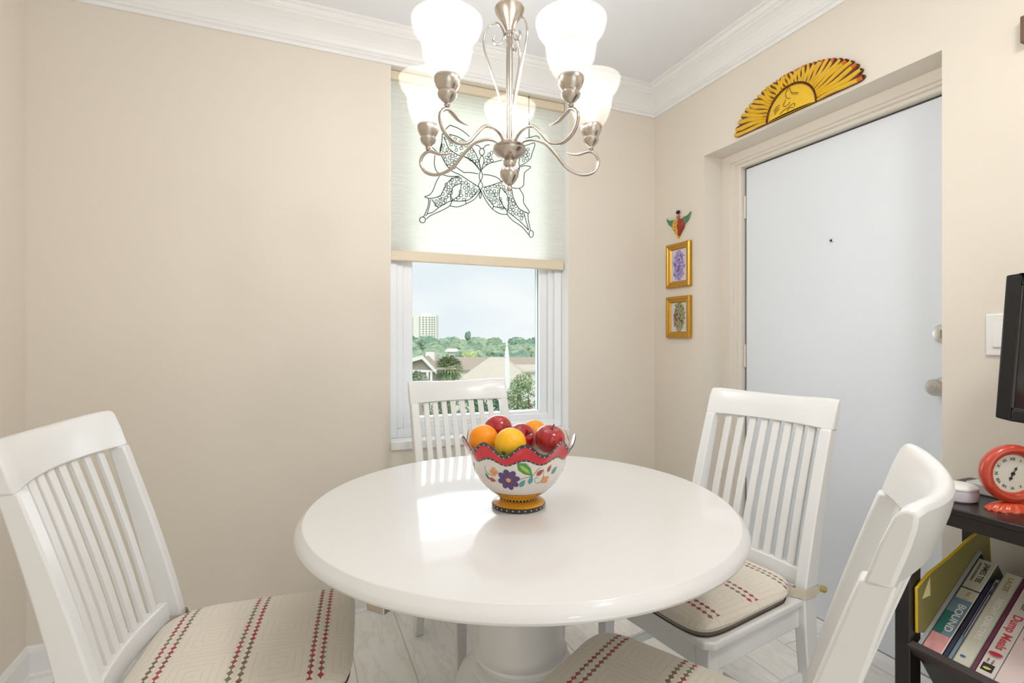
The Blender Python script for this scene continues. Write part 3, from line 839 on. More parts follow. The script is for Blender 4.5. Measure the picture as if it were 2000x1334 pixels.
# ================================================================ WIRE BUTTERFLY
BY = D + .018
def bp_(cx, cy): return PY(800 + cx / 5.558, 240 + cy / 5.558, BY)
bc = bp_(775, 560)
bf = empty('butterfly_suncatcher', bc); tag(bf, 'black wire butterfly suncatcher hanging before the window shade', 'suncatcher')
lines = [
 [(785,350),(762,390),(758,450),(775,515),(795,460),(808,400),(785,350)], [(775,515),(755,570),(768,628),(792,575),(775,515)], [(768,628),(748,680),(768,728),(794,680),(768,628)],
 [(768,735),(755,780),(765,820),(778,790),(768,735)],
 [(776,282),(750,250),(715,240)], [(795,282),(830,245),(868,238)],
 [(775,520),(755,430),(715,330),(660,250),(600,195),(520,150),(440,128),(355,120)],
 [(355,120),(350,200),(330,310),(365,395),(405,465),(470,530),(540,560),(640,625),(740,690),(768,728)],
 [(370,150),(395,210),(430,280),(520,345),(600,370),(680,420),(735,480),(770,525)],
 [(440,25),(530,60),(600,105),(650,150)], [(440,25),(400,60),(370,110)],
 [(245,265),(330,320),(355,125)], [(275,350),(268,440),(290,520),(330,552),(430,580),(540,580)],
 [(590,540),(660,540),(745,552)], [(480,465),(540,505),(590,540)], [(560,355),(640,385),(700,430),(755,500)],
 [(800,560),(880,570),(960,600),(1010,650)], [(775,515),(820,470),(880,435),(940,420),(1010,400),(1110,350),(1210,262)],
 [(800,700),(880,680),(990,640),(1080,600),(1180,530),(1190,480)],
 [(1160,235),(1220,180),(1300,160),(1380,142),(1412,172)], [(1210,262),(1280,240),(1360,222),(1330,330),(1310,390),(1250,440),(1190,470)], [(1220,262),(1215,330),(1190,410),(1190,470)],
 [(1190,482),(1250,465),(1315,482),(1250,540),(1240,620),(1235,680),(1190,710),(1110,705)], [(1110,705),(1100,640),(1150,560),(1190,482)],
 [(330,570),(290,640),(250,740),(210,785),(165,803),(220,820),(300,805),(345,780)],
 [(345,780),(380,700),(430,630),(500,590),(560,600)],
 [(205,822),(205,880),(180,960),(150,1020)], [(225,830),(215,900),(190,985)],
 [(172,1012),(200,985),(250,970),(330,910),(400,870),(455,848),(560,850),(640,835),(710,780),(760,712)],
 [(182,1045),(230,1005),(340,955),(430,905),(458,850)], [(440,902),(520,912),(600,885),(700,832),(745,775),(768,730)],
 [(600,835),(618,882)], [(240,830),(275,880),(310,920)],
 [(560,655),(480,690),(450,760),(460,835),(530,790),(555,720),(560,655)],
 [(770,728),(800,790),(840,860),(900,935),(980,985),(1062,996)], [(795,725),(825,790),(870,850),(910,900),(900,930)],
 [(905,905),(970,920),(1050,930)],
 [(985,700),(972,790),(1005,880),(1060,962)], [(985,700),(1050,765),(1075,850),(1062,962)],
 [(1062,960),(1062,996),(1120,1060),(1220,1130),(1292,1215)], [(1070,968),(1150,1030),(1220,1090),(1292,1165)],
 [(1110,730),(1130,820),(1180,920),(1240,962),(1270,972)], [(1190,710),(1235,790),(1240,870),(1302,970),(1265,975),(1225,955)],
 [(1285,975),(1290,1060),(1312,1165)], [(1240,980),(1272,1090),(1292,1165)],
]
b = MB()
for L in lines:
    b.tube(smooth_path([bp_(x, y) - bc for x, y in L], 6), .0019, 6)
for (cx, cy, rx, ry) in ((785, 315, 27, 38), (140, 1053, 32, 32), (1320, 1205, 24, 38)):
    b.tube([bp_(cx + rx * cos(t * pi / 10), cy + ry * sin(t * pi / 10)) - bc for t in range(20)], .0019, 6, closed=True)
b.build('wire_outline', M['wire'], bf)
def inside(p, poly):
    r = False; n = len(poly)
    for i in range(n):
        (x1, y1), (x2, y2) = poly[i], poly[(i + 1) % n]
        if (y1 > p[1]) != (y2 > p[1]) and p[0] < (x2 - x1) * (p[1] - y1) / (y2 - y1) + x1: r = not r
    return r
regs = [[(345, 790), (400, 660), (450, 612), (560, 600), (735, 700), (700, 770), (600, 835), (450, 842), (300, 915), (245, 850)],
        [(360, 150), (440, 140), (600, 210), (700, 330), (762, 480), (720, 440), (600, 350), (520, 330), (470, 250), (400, 190)],
        [(345, 330), (350, 230), (430, 290), (520, 350), (500, 430), (480, 490), (420, 470)],
        [(800, 460), (830, 380), (890, 310), (900, 420)], [(1215, 280), (1290, 290), (1290, 380), (1220, 420)],
        [(815, 720), (980, 665), (1090, 740), (1125, 840), (1180, 935), (1240, 990), (1215, 1050), (1080, 960), (920, 890)]]
holes = [[(560, 655), (480, 690), (450, 760), (460, 835), (530, 790), (555, 720)], [(985, 700), (972, 790), (1005, 880), (1060, 962), (1075, 850), (1050, 765)], [(400, 190), (470, 250), (540, 340), (440, 290)]]
rr = random.Random(3); peb = []
for rg in regs:
    xs = [p[0] for p in rg]; ys = [p[1] for p in rg]
    for _ in range(900):
        p = (rr.uniform(min(xs), max(xs)), rr.uniform(min(ys), max(ys)))
        if not inside(p, rg) or any(inside(p, h) for h in holes): continue
        if all((p[0] - q[0]) ** 2 + (p[1] - q[1]) ** 2 > 33 ** 2 for q in peb): peb.append(p)
b = MB()
for (x, y) in peb:
    r0 = rr.uniform(15, 18); k = rr.uniform(.75, 1.2); a0 = rr.uniform(0, 6)
    b.tube([bp_(x + r0 * cos(t * pi / 5 + a0) * k, y + r0 * sin(t * pi / 5 + a0) / k) - bc for t in range(10)], .0015, 5, closed=True)
b.build('wire_rings', M['wire'], bf)
top = PY(1033, 188, BY); bot = bp_(1297, 160)
b = MB(); nl = 46
for i in range(nl):
    t = (i + .5) / nl; c = top.lerp(bot, t) - bc
    ax = Vector((1, 0, 0)) if i % 2 else Vector((0, 1, 0))
    b.tube([c + ax * .0016 * cos(q * pi / 4) + Vector((0, 0, .0042)) * sin(q * pi / 4) for q in range(8)], .0009, 4, closed=True)
b.build('hanging_chain', M['wire'], bf)
b = MB(); tp = top - bc
b.tube([tp, tp + Vector((0, 0, .05)), tp + Vector((0, .02, .054))], .0008, 5); b.build('chain_hook', M['wire'], bf)

# ================================================================ FRUIT BOWL
BC = Vector((W(.0166, 1.277).x, W(.0166, 1.277).y, TZ))
bo = empty('fruit_bowl', BC, -TH); tag(bo, 'footed ceramic bowl with scalloped red rim and painted flowers on the table', 'bowl')
NS = 9; SEG = 360
ph0 = radians(-90 + 5)
def wave(a): return cos(NS * (a - ph0))
prf = [(.046, .022), (.050, .028), (.058, .0346), (.0745, .046), (.088, .0575), (.0965, .068), (.1035, .080), (.1085, .091), (.1125, .103), (.1155, .115), (.1185, .126), (.123, .137), (.1295, .149), (.138, .163)]
def brad(z):
    for (r0, z0), (r1, z1) in zip(prf, prf[1:]):
        if z <= z1: return r0 + (r1 - r0) * max(0, (z - z0)) / (z1 - z0)
    return prf[-1][0]
mw_ = mat('bowl_white_glaze', (228, 222, 214), .18, coat=.6, var=.03)
mr_ = mat('bowl_red_glaze', (208, 22, 44), .25, coat=.3, var=.06)
mk_ = mat('bowl_black_glaze', (38, 30, 34), .2, coat=.6)
my_ = mat('bowl_yellow_glaze', (226, 160, 44), .2, coat=.6, var=.06)
md_ = mat('bowl_dot_glaze', (238, 232, 224), .3)
# rows: (z, waviness, material of the band above this row)
rows = [(.022, 0, mk_), (.027, 0, my_), (.036, 0, my_), (.0475, 0, mk_), (.0490, 0, mw_), (.060, 0, mw_), (.072, 0, mw_), (.090, 0, mw_), (.105, .1, mw_), (.118, .25, mw_), (.1315, .45, mk_), (.1355, .5, mr_), (.142, .65, mr_),
        (.150, .92, mr_), (.1585, 1, mk_), (.1655, 1, mk_)]
def bpt(a, z, wv, off=0.0):
    w_ = wave(a); zz = z + wv * .0135 * w_
    r = brad(z) + off + wv * .0035 * cos(NS * (a - ph0) + .6)
    return Vector((r * cos(a), r * sin(a), zz))
b = MB(); vs = []; nr = len(rows)
for z, wv, _ in rows:
    for i in range(SEG): vs.append(bpt(2 * pi * i / SEG, z, wv))
for z, wv in ((.1665, 1), (.160, 1), (.145, .7), (.125, .35), (.10, 0), (.075, 0), (.060, 0), (.050, 0), (.040, 0)):
    for i in range(SEG):
        vs.append(bpt(2 * pi * i / SEG, z, wv, -.0045 if z < .166 else -.002))
tot = len(vs) // SEG
b.add(vs, [])
for j in range(tot - 1):
    m_ = rows[j][2] if j < nr - 1 else (mk_ if j < nr else mw_)
    k_ = b.m(m_)
    for i in range(SEG):
        b.f.append((j * SEG + i, j * SEG + (i + 1) % SEG, (j + 1) * SEG + (i + 1) % SEG, (j + 1) * SEG + i)); b.mi.append(k_); b.sm.append(True)
b.f.append(tuple((tot - 1) * SEG + i for i in range(SEG))); b.mi.append(b.m(mw_)); b.sm.append(True)
def decal(shape, a0, zc, m_, off=.0006, wv=0):
    """flat painted patch laid on the bowl: shape = list of (s, t) metres round (a0, zc)"""
    rr_ = brad(zc); n = len(shape); shape = [(p[0] * 1.27, p[1] * 1.27) for p in shape]
    cs = sum(p[0] for p in shape) / n; ct = sum(p[1] for p in shape) / n
    pts = [bpt(a0 + s_ / rr_, zc + t_, wv, off) for s_, t_ in shape] + [bpt(a0 + cs / rr_, zc + ct, wv, off + .0003)]
    b.add(pts, [(i, (i + 1) % n, n) for i in range(n)], m_, True)
def ell(cx, cy, rx, ry, rot=0, n=14):
    return [(cx + rx * cos(t) * cos(rot) - ry * sin(t) * sin(rot), cy + rx * cos(t) * sin(rot) + ry * sin(t) * cos(rot)) for t in [2 * pi * i / n for i in range(n)]]
def leaf(cx, cy, L, w_, rot):
    o = [(-L, 0), (-L * .4, w_), (L * .3, w_ * .85), (L, 0), (L * .3, -w_ * .85), (-L * .4, -w_)]
    return [(cx + x * cos(rot) - y * sin(rot), cy + x * sin(rot) + y * cos(rot)) for x, y in o]
C = {k: mat('bowl_paint_' + k, v, .25, coat=.5, var=.12, scale=60) for k, v in dict(violet=(84, 52, 110), peach=(232, 160, 96), leafgreen=(70, 150, 70), lime=(170, 190, 70), rust=(176, 62, 54), aqua=(78, 152, 160), teal=(50, 110, 90), orange=(224, 150, 84), grey=(110, 112, 104)).items()}
def line(pts, a0, zc, m_, r=.0006):
    rr_ = brad(zc); q = smooth_path([Vector((x * 1.27, y * 1.27, 0)) for x, y in pts], 5)
    b.tube([bpt(a0 + p.x / rr_, zc + p.y, 0, .0003) for p in q], r, 5, m_)
for rep in range(3):
    A = radians(-90 - 13) + rep * 2 * pi / 3; zc = .092
    for k in range(8):
        t = 2 * pi * k / 8 + .2; decal(ell(.0125 * cos(t), .0125 * sin(t), .0085, .0058, t), A, zc, C['violet'], .0006 + .00004 * k)
    decal(ell(0, 0, .0042, .0042), A, zc, C['peach'], .0016)
    decal(leaf(.0290, .0210, .0190, .0090, -.75), A, zc, C['leafgreen'], .0007); decal(leaf(.0290, .0210, .0130, .0035, -.75), A, zc, C['lime'], .0011)
    line([(.017, .030), (.030, .020), (.042, .006)], A, zc, C['teal'])
    decal(leaf(.0250, -.0065, .0090, .0048, 1.0), A, zc, C['aqua']); decal(leaf(.0400, -.0005, .0085, .0045, 1.3), A, zc, C['aqua'])
    line([(.012, -.004), (.026, .004), (.042, .008), (.052, .020), (.062, .024)], A, zc, C['grey'])
    decal(leaf(.0560, .0130, .0085, .0046, .7), A, zc, C['rust']); decal(leaf(.0740, .0190, .0085, .0038, 1.3), A, zc, C['rust'])
    line([(.062, .020), (.064, .006), (.060, -.006), (.050, -.006), (.048, .002), (.054, .004)], A, zc, C['grey'])
    for k in range(4): decal(ell(.0700 + .0045 * cos(k * 1.57 + .7), -.0030 + .0050 * sin(k * 1.57 + .7), .0038, .0036), A, zc, C['orange'], .0006 + .00005 * k)
    for k in range(4): decal(ell(-.0270 + .0045 * cos(k * 1.57), .0130 + .0050 * sin(k * 1.57), .0038, .0036), A, zc, C['orange'], .0006 + .00005 * k)
    decal(leaf(-.0330, -.0035, .0080, .0042, -.2), A, zc, C['rust'])
    line([(-.028, .006), (-.040, .008), (-.046, .016), (-.042, .022)], A, zc, C['grey']); decal(leaf(-.044, .002, .0075, .0028, 2.0), A, zc, C['teal'])
    decal(leaf(.0880, .0120, .0085, .0050, .8), A, zc, C['aqua'])
for k in range(72):
    a = 2 * pi * k / 72; p = bpt(a, .1612, 1, .0004); b.sphere(p, .0013, md_, 8, 5)
    p = bpt(a + .04, .1335, .475, .0004); b.sphere(p, .0011, md_, 8, 5)
for k in range(60): b.sphere(bpt(2 * pi * k / 60, .0435, 0, 0), .0012, mk_, 6, 4, (1, 1, .7)); b.sphere(bpt(2 * pi * k / 60, .0375, 0, 0), .0013, C['rust'], 6, 4, (1, 1, .7))
for k in range(36): b.sphere(bpt(2 * pi * k / 36, .0248, 0, .0002), .0014, md_, 8, 5)
b.build('bowl_body', None, bo)
b = MB()
b.lathe([(0, 0), (.064, 0), (.0665, .003)], 72, mk_); b.lathe([(.0665, .003), (.0665, .010), (.0650, .0115)], 72, mk_)
b.lathe([(.0650, .0115), (.060, .0155), (.052, .0190), (.0455, .0222), (0, .0224)], 72, my_)
for k in range(28): b.sphere((.0664 * cos(2 * pi * k / 28), .0664 * sin(2 * pi * k / 28), .0065), .0016, md_, 8, 5)
b.build('bowl_foot', None, bo)

# ---- fruit
def orange(name, px, py, d, r, label, navel=None, hue=(244, 142, 20), green=0.0):
    p = P(px, py, d); o = empty(name, p - Vector((0, 0, r)), -TH); tag(o, label, 'orange')
    t = NT('orange_peel'); v, x, y, z = t.obj()
    f = t.noise(v, 30)
    c = t.mix(f, lin(hue), tuple(min(1, q * 1.15) for q in lin(hue)))
    if green:
        g_ = t.math('MULTIPLY', t.math('SUBTRACT', t.math('MULTIPLY', z, -40), -1.65), 1.0, clamp=True)
        g_ = t.math('MULTIPLY', g_, green, clamp=True)
        c = t.mix(g_, c, lin((150, 160, 40)))
    t.put(t.b.inputs['Base Color'], c); t.b.inputs['Roughness'].default_value = .38
    t.b.inputs['Subsurface Weight'].default_value = .0
    t.bump(t.noise(v, 520, 2), .25, .0006)
    MB().sphere((0, 0, r), r, None, 40, 24, (1, 1, .97)).build('orange_fruit', t.m, o)
    if navel:
        nv = Vector(navel).normalized(); q = nv.to_track_quat('Z', 'Y').to_matrix()
        b = MB(); b.lathe([(0, r - .0012), (.0045, r - .001), (.0052, r + .0002), (.0025, r + .0014), (0, r + .0012)], 10, mt=q, c=(0, 0, r))
        b.build('stem_button', mat('stem_green', (84, 92, 36), .7), o)
    return o
orange('navel_orange', 997, 866, 1.200, .0372, 'yellowish orange with green stem button at the front of the bowl', (-.40, -.80, -.42), (255, 184, 26), 1.0)
orange('navel_orange', 945, 857, 1.262, .0355, 'bright orange at the left end of the fruit bowl', None, (255, 150, 14))
orange('navel_orange', 1043, 846, 1.354, .0355, 'orange half hidden at the back of the bowl between two apples', None, (255, 154, 20))
def apple(px, py, d, r, label, tilt):
    p = P(px, py, d); o = empty('red_apple', p - Vector((0, 0, r)), -TH); tag(o, label, 'apple')
    t = NT('apple_skin'); v, x, y, z = t.obj()
    a_ = t.math('ARCTAN2', y, x)
    cb = t.node('ShaderNodeCombineXYZ'); t.put(cb.inputs[0], t.math('MULTIPLY', a_, 3.0)); t.put(cb.inputs[1], t.math('MULTIPLY', z, 12.0))
    st = t.noise(cb.outputs[0], 3.2, 4, .6); sp = t.noise(v, 260, 1); big = t.noise(v, 16, 2)
    c = t.ramp(t.math('ADD', t.math('MULTIPLY', st, .6), t.math('MULTIPLY', big, .4)), [(.3, lin((122, 14, 32))), (.5, lin((172, 24, 38))), (.72, lin((212, 62, 54)))])
    c = t.mix(t.math('MULTIPLY', t.math('GREATER_THAN', sp, .70), .5), c, lin((226, 150, 130)))
    t.put(t.b.inputs['Base Color'], c); t.b.inputs['Roughness'].default_value = .22; t.b.inputs['Coat Weight'].default_value = .5
    prof = []
    for i in range(29):
        q = pi * i / 28; rr_ = r * (1 + .10 * cos(q) * .6)
        z_ = -r * .93 * cos(q); rad_ = r * sin(q) * (1.0 + .07 * (-cos(q)))
        if i > 20: z_ -= r * .42 * ((i - 20) / 8) ** 2.6 * (1 - .0) * (.9 if i < 28 else 1) * (1 - min(1, rad_ / r) * .7)
        if i < 5: z_ += r * .16 * ((5 - i) / 5) ** 2
        prof.append((max(rad_, 0), z_))
    prof[0] = (0, prof[0][1]); prof[-1] = (0, prof[-1][1])
    bdy = MB().lathe(prof, 40).build('apple_flesh', t.m, o, loc=(0, 0, r), rot=tilt)
    st_ = MB().tube([(0, 0, r * .45), (.001, 0, r * .8), (.004, .001, r * 1.06)], [.0012, .0012, .0018], 8).build('apple_stem', mat('stem_brown', (86, 62, 40), .8), bdy)
    return o
apple(1074, 858, 1.245, .0368, 'large red apple at the right end of the bowl', (.25, .1, .3))
apple(1018, 856, 1.287, .0365, 'dark red apple in the middle, behind the front orange', (1.0, .3, .5))
apple(973, 838, 1.335, .0365, 'red apple at the back of the bowl, topmost of the fruit', (-.9, -.3, 0))
# ================================================================ BLACK SHELF UNIT
SX0, SX1, SY0, SY1 = 1.405, 1.764, .10, .846
sf = empty('shelf_unit', ((SX0 + SX1) / 2, (SY0 + SY1) / 2, 0)); tag(sf, 'black wooden side shelf with a tilted book rack below its top', 'shelf')
def rel(b, o): 
    L = o.location
    b.v = [(v[0] - L[0], v[1] - L[1], v[2] - L[2]) for v in b.v]; return b
rel(MB().box(SX0, SX1, SY0, SY1, .755, .770), sf).build('shelf_top', M['black'], sf, .003)
b = MB(); b.box(SX0 + .006, SX0 + .022, SY0 + .01, SY1 - .008, .724, .755); b.box(SX0 + .022, SX1 - .01, SY1 - .026, SY1 - .008, .724, .755); b.box(SX0 + .022, SX1 - .01, SY0 + .01, SY0 + .028, .724, .755); b.box(SX1 - .024, SX1 - .01, SY0 + .028, SY1 - .026, .724, .755)
rel(b, sf).build('top_apron', M['black'], sf, .002)
for x in (SX0 + .008, SX1 - .058):
    for y in (SY0 + .012, SY1 - .0445):
        rel(MB().box(x, x + .046, y, y + .036, 0, .724), sf).build('shelf_leg', M['black'], sf, .003)
A38 = radians(36); sv = Vector((cos(A38), 0, sin(A38))); qv = Vector((sin(A38), 0, -cos(A38)))
FB = Vector((1.432, 0, .402))                 # bottom front corner line of the books
def rk(s_, q_): p = FB + sv * s_ + qv * q_; return (p.x, p.z)
ya, yb = SY0 + .066, SY1 - .047
rel(MB().prism([rk(-.006, .012), rk(-.006, .212), rk(-.014, .212), rk(-.014, .012)], 'y', ya, yb), sf).build('rack_bottom', M['blackp'], sf, .001)
rel(MB().prism([rk(-.014, .212), rk(.262, .212), rk(.262, .219), rk(-.014, .219)], 'y', ya, yb), sf).build('rack_back', M['blackp'], sf, .001)
rel(MB().prism([rk(-.003, -.010), rk(-.003, .030), rk(-.022, .030), rk(-.022, -.010)], 'y', SY0 + .055, SY1 - .040), sf).build('rack_lip', M['rail'], sf, .002)
rel(MB().box(SX0 + .012, SX1 - .01, SY0 + .066, SY1 - .050, .05, .066), sf).build('lower_shelf', M['black'], sf, .002)
# grey storage box on the low shelf
gb = empty('storage_box', (1.58, .56, .066)); tag(gb, 'grey storage box on the lowest shelf under the books', 'box')
mg = mat('grey_box_board', (128, 126, 116), .7, var=.05)
MB().box(-.13, .13, -.19, .19, 0, .105).build('box_body', mg, gb, .003); MB().box(-.134, .134, -.194, .194, .085, .118).build('box_lid', mg, gb, .002)

RB = Matrix((-sv, Vector((0, -1, 0)), -qv)).transposed()   # text frame: x along the spine, y across it, z out
def book(y0, y1, L, DD, label, cover, spine=None, text=(), extra=None, name='book', shift=0.0, group='books leaning in the black rack'):
    """y0 > y1 : far and near side of the book, L length of the spine, DD width of the cover"""
    yc = (y0 + y1) / 2; o = empty(name, (FB.x, yc, FB.z)); tag(o, label, 'book', group)
    h = (y0 - y1) / 2 - .0006
    def pr(s0, s1, q0, q1, a, c_):
        def k(s_, q_): p = sv * s_ + qv * q_; return (p.x, p.z)
        return [k(s0, q0), k(s1, q0), k(s1, q1), k(s0, q1)], a, c_
    t = .0022
    b = MB()
    for (s0, s1, q0, q1, a, c_) in ((0, L, 0, DD, -h, -h + t), (0, L, 0, DD, h - t, h)):
        p_, a_, c2 = pr(s0, s1, q0, q1, a, c_); b.prism(p_, 'y', a_, c2, cover)
    p_, _, _ = pr(0, L, 0, t, 0, 0); b.prism(p_, 'y', -h + t, h - t, spine or cover)
    b.build('cover', None, o)
    if h > .004:
        p_, _, _ = pr(.003, L - .003, t, DD - .004, 0, 0); MB().prism(p_, 'y', -h + t, h - t).build('page_block', M['paper'], o)
    for (txt, size, s_, m_, bold, yo, sx) in text:
        text_mesh(txt, size, m_, sv * s_ - qv * .0006 + Vector((0, yo, 0)), RB, o, 'spine_lettering', .0002, 'LEFT', bold, sx)
    if extra: extra(o, h, L, DD)
    return o
def patch(o, s0, s1, y0, y1, m_, name='spine_panel', lift=.0004):
    def k(s_, q_): p = sv * s_ + qv * q_; return (p.x, p.z)
    return MB().prism([k(s0, -lift), k(s1, -lift), k(s1, .0004), k(s0, .0004)], 'y', y0, y1).build(name, m_, o)
def side(o, h, s0, s1, q0, q1, m_, name='cover_panel'):
    def k(s_, q_): p = sv * s_ + qv * q_; return (p.x, p.z)
    return MB().prism([k(s0, q0), k(s1, q0), k(s1, q1), k(s0, q1)], 'y', -h - .0005, -h + .0004).build(name, m_, o)
ink = mat('dark_ink', (70, 72, 70), .6); inkb = mat('black_ink', (34, 32, 36), .6); inkw = mat('white_ink', (236, 232, 226), .5); inkr = mat('red_ink', (206, 70, 76), .5); inkbl = mat('blue_ink', (70, 96, 186), .5)
inkg = mat('ochre_ink', (176, 140, 90), .5)
cream = mat('cream_cover', (208, 206, 186), .45, var=.05); bluec = mat('blue_grey_cover', (116, 140, 158), .45, var=.25, scale=40); tealc = mat('teal_cover', (50, 120, 112), .45, var=.3, scale=30)
pinkc = mat('pink_cover', (214, 150, 148), .5, var=.3, scale=50); navy = mat('navy_cover', (38, 42, 66), .35, var=.3, scale=25); olive = mat('olive_back_cover', (92, 94, 78), .4, var=.3, scale=14)
greyc = mat('grey_cover', (176, 172, 164), .4, var=.08, scale=12); whitec = mat('white_cover', (224, 212, 206), .4, var=.04); magc = mat('magenta_print', (110, 52, 74), .4, var=.5, scale=60)
blk = mat('black_cover', (40, 34, 36), .4)
def ex1(o, h, L, DD):
    patch(o, .0, .050, -h, h, pinkc); patch(o, .050, .165, -h, h, bluec, 'spine_panel'); patch(o, .050, .120, .1 * h, h, tealc, 'spine_panel', .0007)
    patch(o, .198, .2015, -h, h, ink, 'spine_band', .0009)
    patch(o, 0, L, -h, -h + .002, inkw, 'spine_edge', .0008)
    side(o, h, 0, .17, .002, DD, navy); side(o, h, .198, .2015, .0, DD * .5, ink, 'elastic_band')
book(.784, .742, .300, .185, 'thick book with cream top and blue grey lower spine, farthest in the rack', olive, cream,
     [('JAMES TEE', .0165, .290, ink, .0003, -.004, .85), ('stories and letters', .0085, .288, ink, 0, .0090, 1.0), ('BOUND', .022, .150, inkw, .0002, -.004, 1.1), ('Vol. 2', .012, .192, inkg, .0001, -.002, .9)], ex1)
book(.7405, .731, .240, .185, 'thin navy book beside the thick cream and blue one', navy, navy, [])
def ex3(o, h, L, DD):
    patch(o, 0, .07, -h, h, bluec); patch(o, .07, .215, -h * .1, h * .45, inkb, 'spine_panel', .0006)
book(.7305, .7225, .255, .185, 'thin lilac booklet with black lettering on its spine', mat('lilac_cover', (160, 156, 174), .4), None, [('HEARTY SOUPS', .0058, .246, inkb, .0002, -.0012, 1.0)], ex3)
def ex4(o, h, L, DD):
    MB().sphere(sv * .022 - qv * .0006 + Vector((0, .004, 0)), .0055, None, 14, 6, (1, 1, .2)).build('spine_emblem', inkbl, o)
book(.7215, .6865, .285, .185, 'pale grey book with large white spine letters', greyc, cream, [('NIGHT QUILTERS', .0165, .205, inkw, .0005, -.001, 1.0), ('LACES', .0150, .272, inkg, .0002, .001, 1.0)], ex4)
def ex5(o, h, L, DD): side(o, h, .20, .27, .004, .05, blk); side(o, h, .205, .265, .008, .046, mat('photo_print', (150, 130, 124), .4, var=.5, scale=60), 'cover_photo')
book(.6860, .6775, .285, .185, 'slim magenta and black book with photo print on its cover', magc, magc, [], None)
def ex6(o, h, L, DD):
    patch(o, .012, .032, -h * .6, h * .75, inkb, 'spine_panel'); MB().sphere(sv * .020 - qv * .001 + Vector((0, .001, 0)), .0075, None, 16, 6, (1, 1, .2)).build('yellow_badge', mat('yellow_ink', (220, 206, 110), .5), o)
    MB().sphere(sv * .062 - qv * .001 + Vector((0, .0, 0)), .0125, None, 20, 8, (1, 1, .15)).build('red_emblem', mat('berry_print', (206, 50, 78), .4, var=.4, scale=120), o)
    side(o, h, .0, .31, .0, .004, inkw, 'cover_edge')
book(.6770, .6440, .330, .185, 'white cookbook with red Dump Meals lettering and round red picture', whitec, whitec,
     [('Dump Meals', .024, .178, inkr, .0006, -.001, .85), ('easy', .0065, .046, ink, 0, .006, 1.0), ('recipes', .0065, .046, ink, 0, -.003, 1.0), ('Best', .015, .222, ink, 0, -.002, 1.0)], ex6)
book(.6425, .600, .330, .185, 'pale pink book with red lettering, nearest in view in the rack', whitec, mat('blush_cover', (228, 206, 202), .4), [('COOKING LIGHT', .0150, .200, inkr, .0002, -.006, 1.0), ('the five ingredient book', .0085, .220, inkr, .0001, .010, 1.2)])
for i, (a, c_) in enumerate(((.599, .570), (.569, .530), (.529, .500))):
    book(a, c_, .29, .18, ('white book just right of the pale pink one, mostly outside the picture', 'grey book outside the right edge of the picture', 'cream book outside the right edge of the picture')[i], (whitec, greyc, cream)[i])

# grey binder sheet and yellow file between the leg and the books
gf = empty('grey_folder', (FB.x, .7892, FB.z)); tag(gf, 'grey ribbed folder standing between the yellow file and the thick book', 'folder')
def k2(s_, q_): p = sv * s_ + qv * q_; return (p.x, p.z)
rib = NT('ribbed_grey_board'); v, x, y, z = rib.obj()
rs = rib.math('SINE', rib.math('MULTIPLY', rib.math('ADD', rib.math('MULTIPLY', x, .81), rib.math('MULTIPLY', z, .59)), 1400))
rib.put(rib.b.inputs['Base Color'], rib.mix(rib.math('GREATER_THAN', rs, 0), lin((98, 98, 94)), lin((150, 150, 146)))); rib.b.inputs['Roughness'].default_value = .6
MB().prism([k2(.0, .0), k2(.322, .0), k2(.322, .10), k2(.26, .20), k2(.0, .20)], 'y', -.0032, .0032).build('folder_cover', rib.m, gf, .001)
MB().prism([k2(-.002, -.0025), k2(.322, -.0025), k2(.322, .001), k2(-.002, .001)], 'y', -.0037, .0037).build('folder_spine', mat('pale_grey_edge', (186, 188, 190), .4), gf)
MB().prism([k2(.285, .004), k2(.318, .004), k2(.318, .03), k2(.285, .03)], 'y', -.0045, -.003).build('folder_label', inkb, gf)
yf = empty('magazine_file', (1.6, .7968, .5)); tag(yf, 'olive magazine file with bright yellow edges behind the books', 'magazine file')
mo = mat('olive_file_board', (138, 128, 74), .5, var=.06); my2 = mat('yellow_file_edge', (222, 186, 40), .4, var=.05)
outl = [(1.432, .428), (1.430, .538), (1.475, .565), (1.560, .592), (1.640, .622), (1.700, .640), (1.748, .640), (1.756, .560), (1.758, .470), (1.700, .425), (1.560, .40)]
o2 = [(p[0] - 1.6, p[1] - .5) for p in outl]
MB().prism(o2, 'y', -.0030, .0030).build('file_side', mo, yf)
b = MB()
b.tube([(p[0], 0, p[1]) for p in o2[0:9]], .0034, 8); b.tube([(-.165, -.002, .045), (-.10, -.002, .075), (-.03, -.002, .095)], .0018, 8)
b.build('yellow_edge', my2, yf)
MB().prism([(-.150, .010), (-.120, .058), (-.118, .012)], 'y', -.0038, -.0030).build('paper_corner', mat('cream_paper', (236, 220, 160), .6), yf)

# ---- clock on the shelf
cl = empty('table_clock', (1.510, .645, .770), -TH - radians(7)); tag(cl, 'round orange red table clock on a ribbed base on the black shelf', 'clock')
mc = mat('orange_red_enamel', (192, 62, 38), .3, coat=.5, var=.12, scale=40); mdk = mat('dark_orange_enamel', (150, 52, 30), .35, coat=.4, var=.2, scale=40)
cz = .085
RF = Matrix.Rotation(pi / 2, 3, 'X') ; RF = Matrix(((1, 0, 0), (0, 0, -1), (0, 1, 0)))     # z -> -y
MB().lathe([(.040, -.020), (.056, -.018), (.063, -.010), (.0655, -.002), (.0665, .004), (.0655, .010), (.062, .0145), (.057, .0165), (.051, .0155), (.0465, .012), (.0440, .007), (.0430, .003), (.040, .000)], 64, mt=RF, c=(0, 0, cz)).build('clock_case', mc, cl)
MB().lathe([(0, -.001), (.0435, -.001), (.0435, .003), (0, .003)], 48, mt=RF, c=(0, 0, cz)).build('dial', mat('ivory_dial', (222, 216, 202), .5), cl)
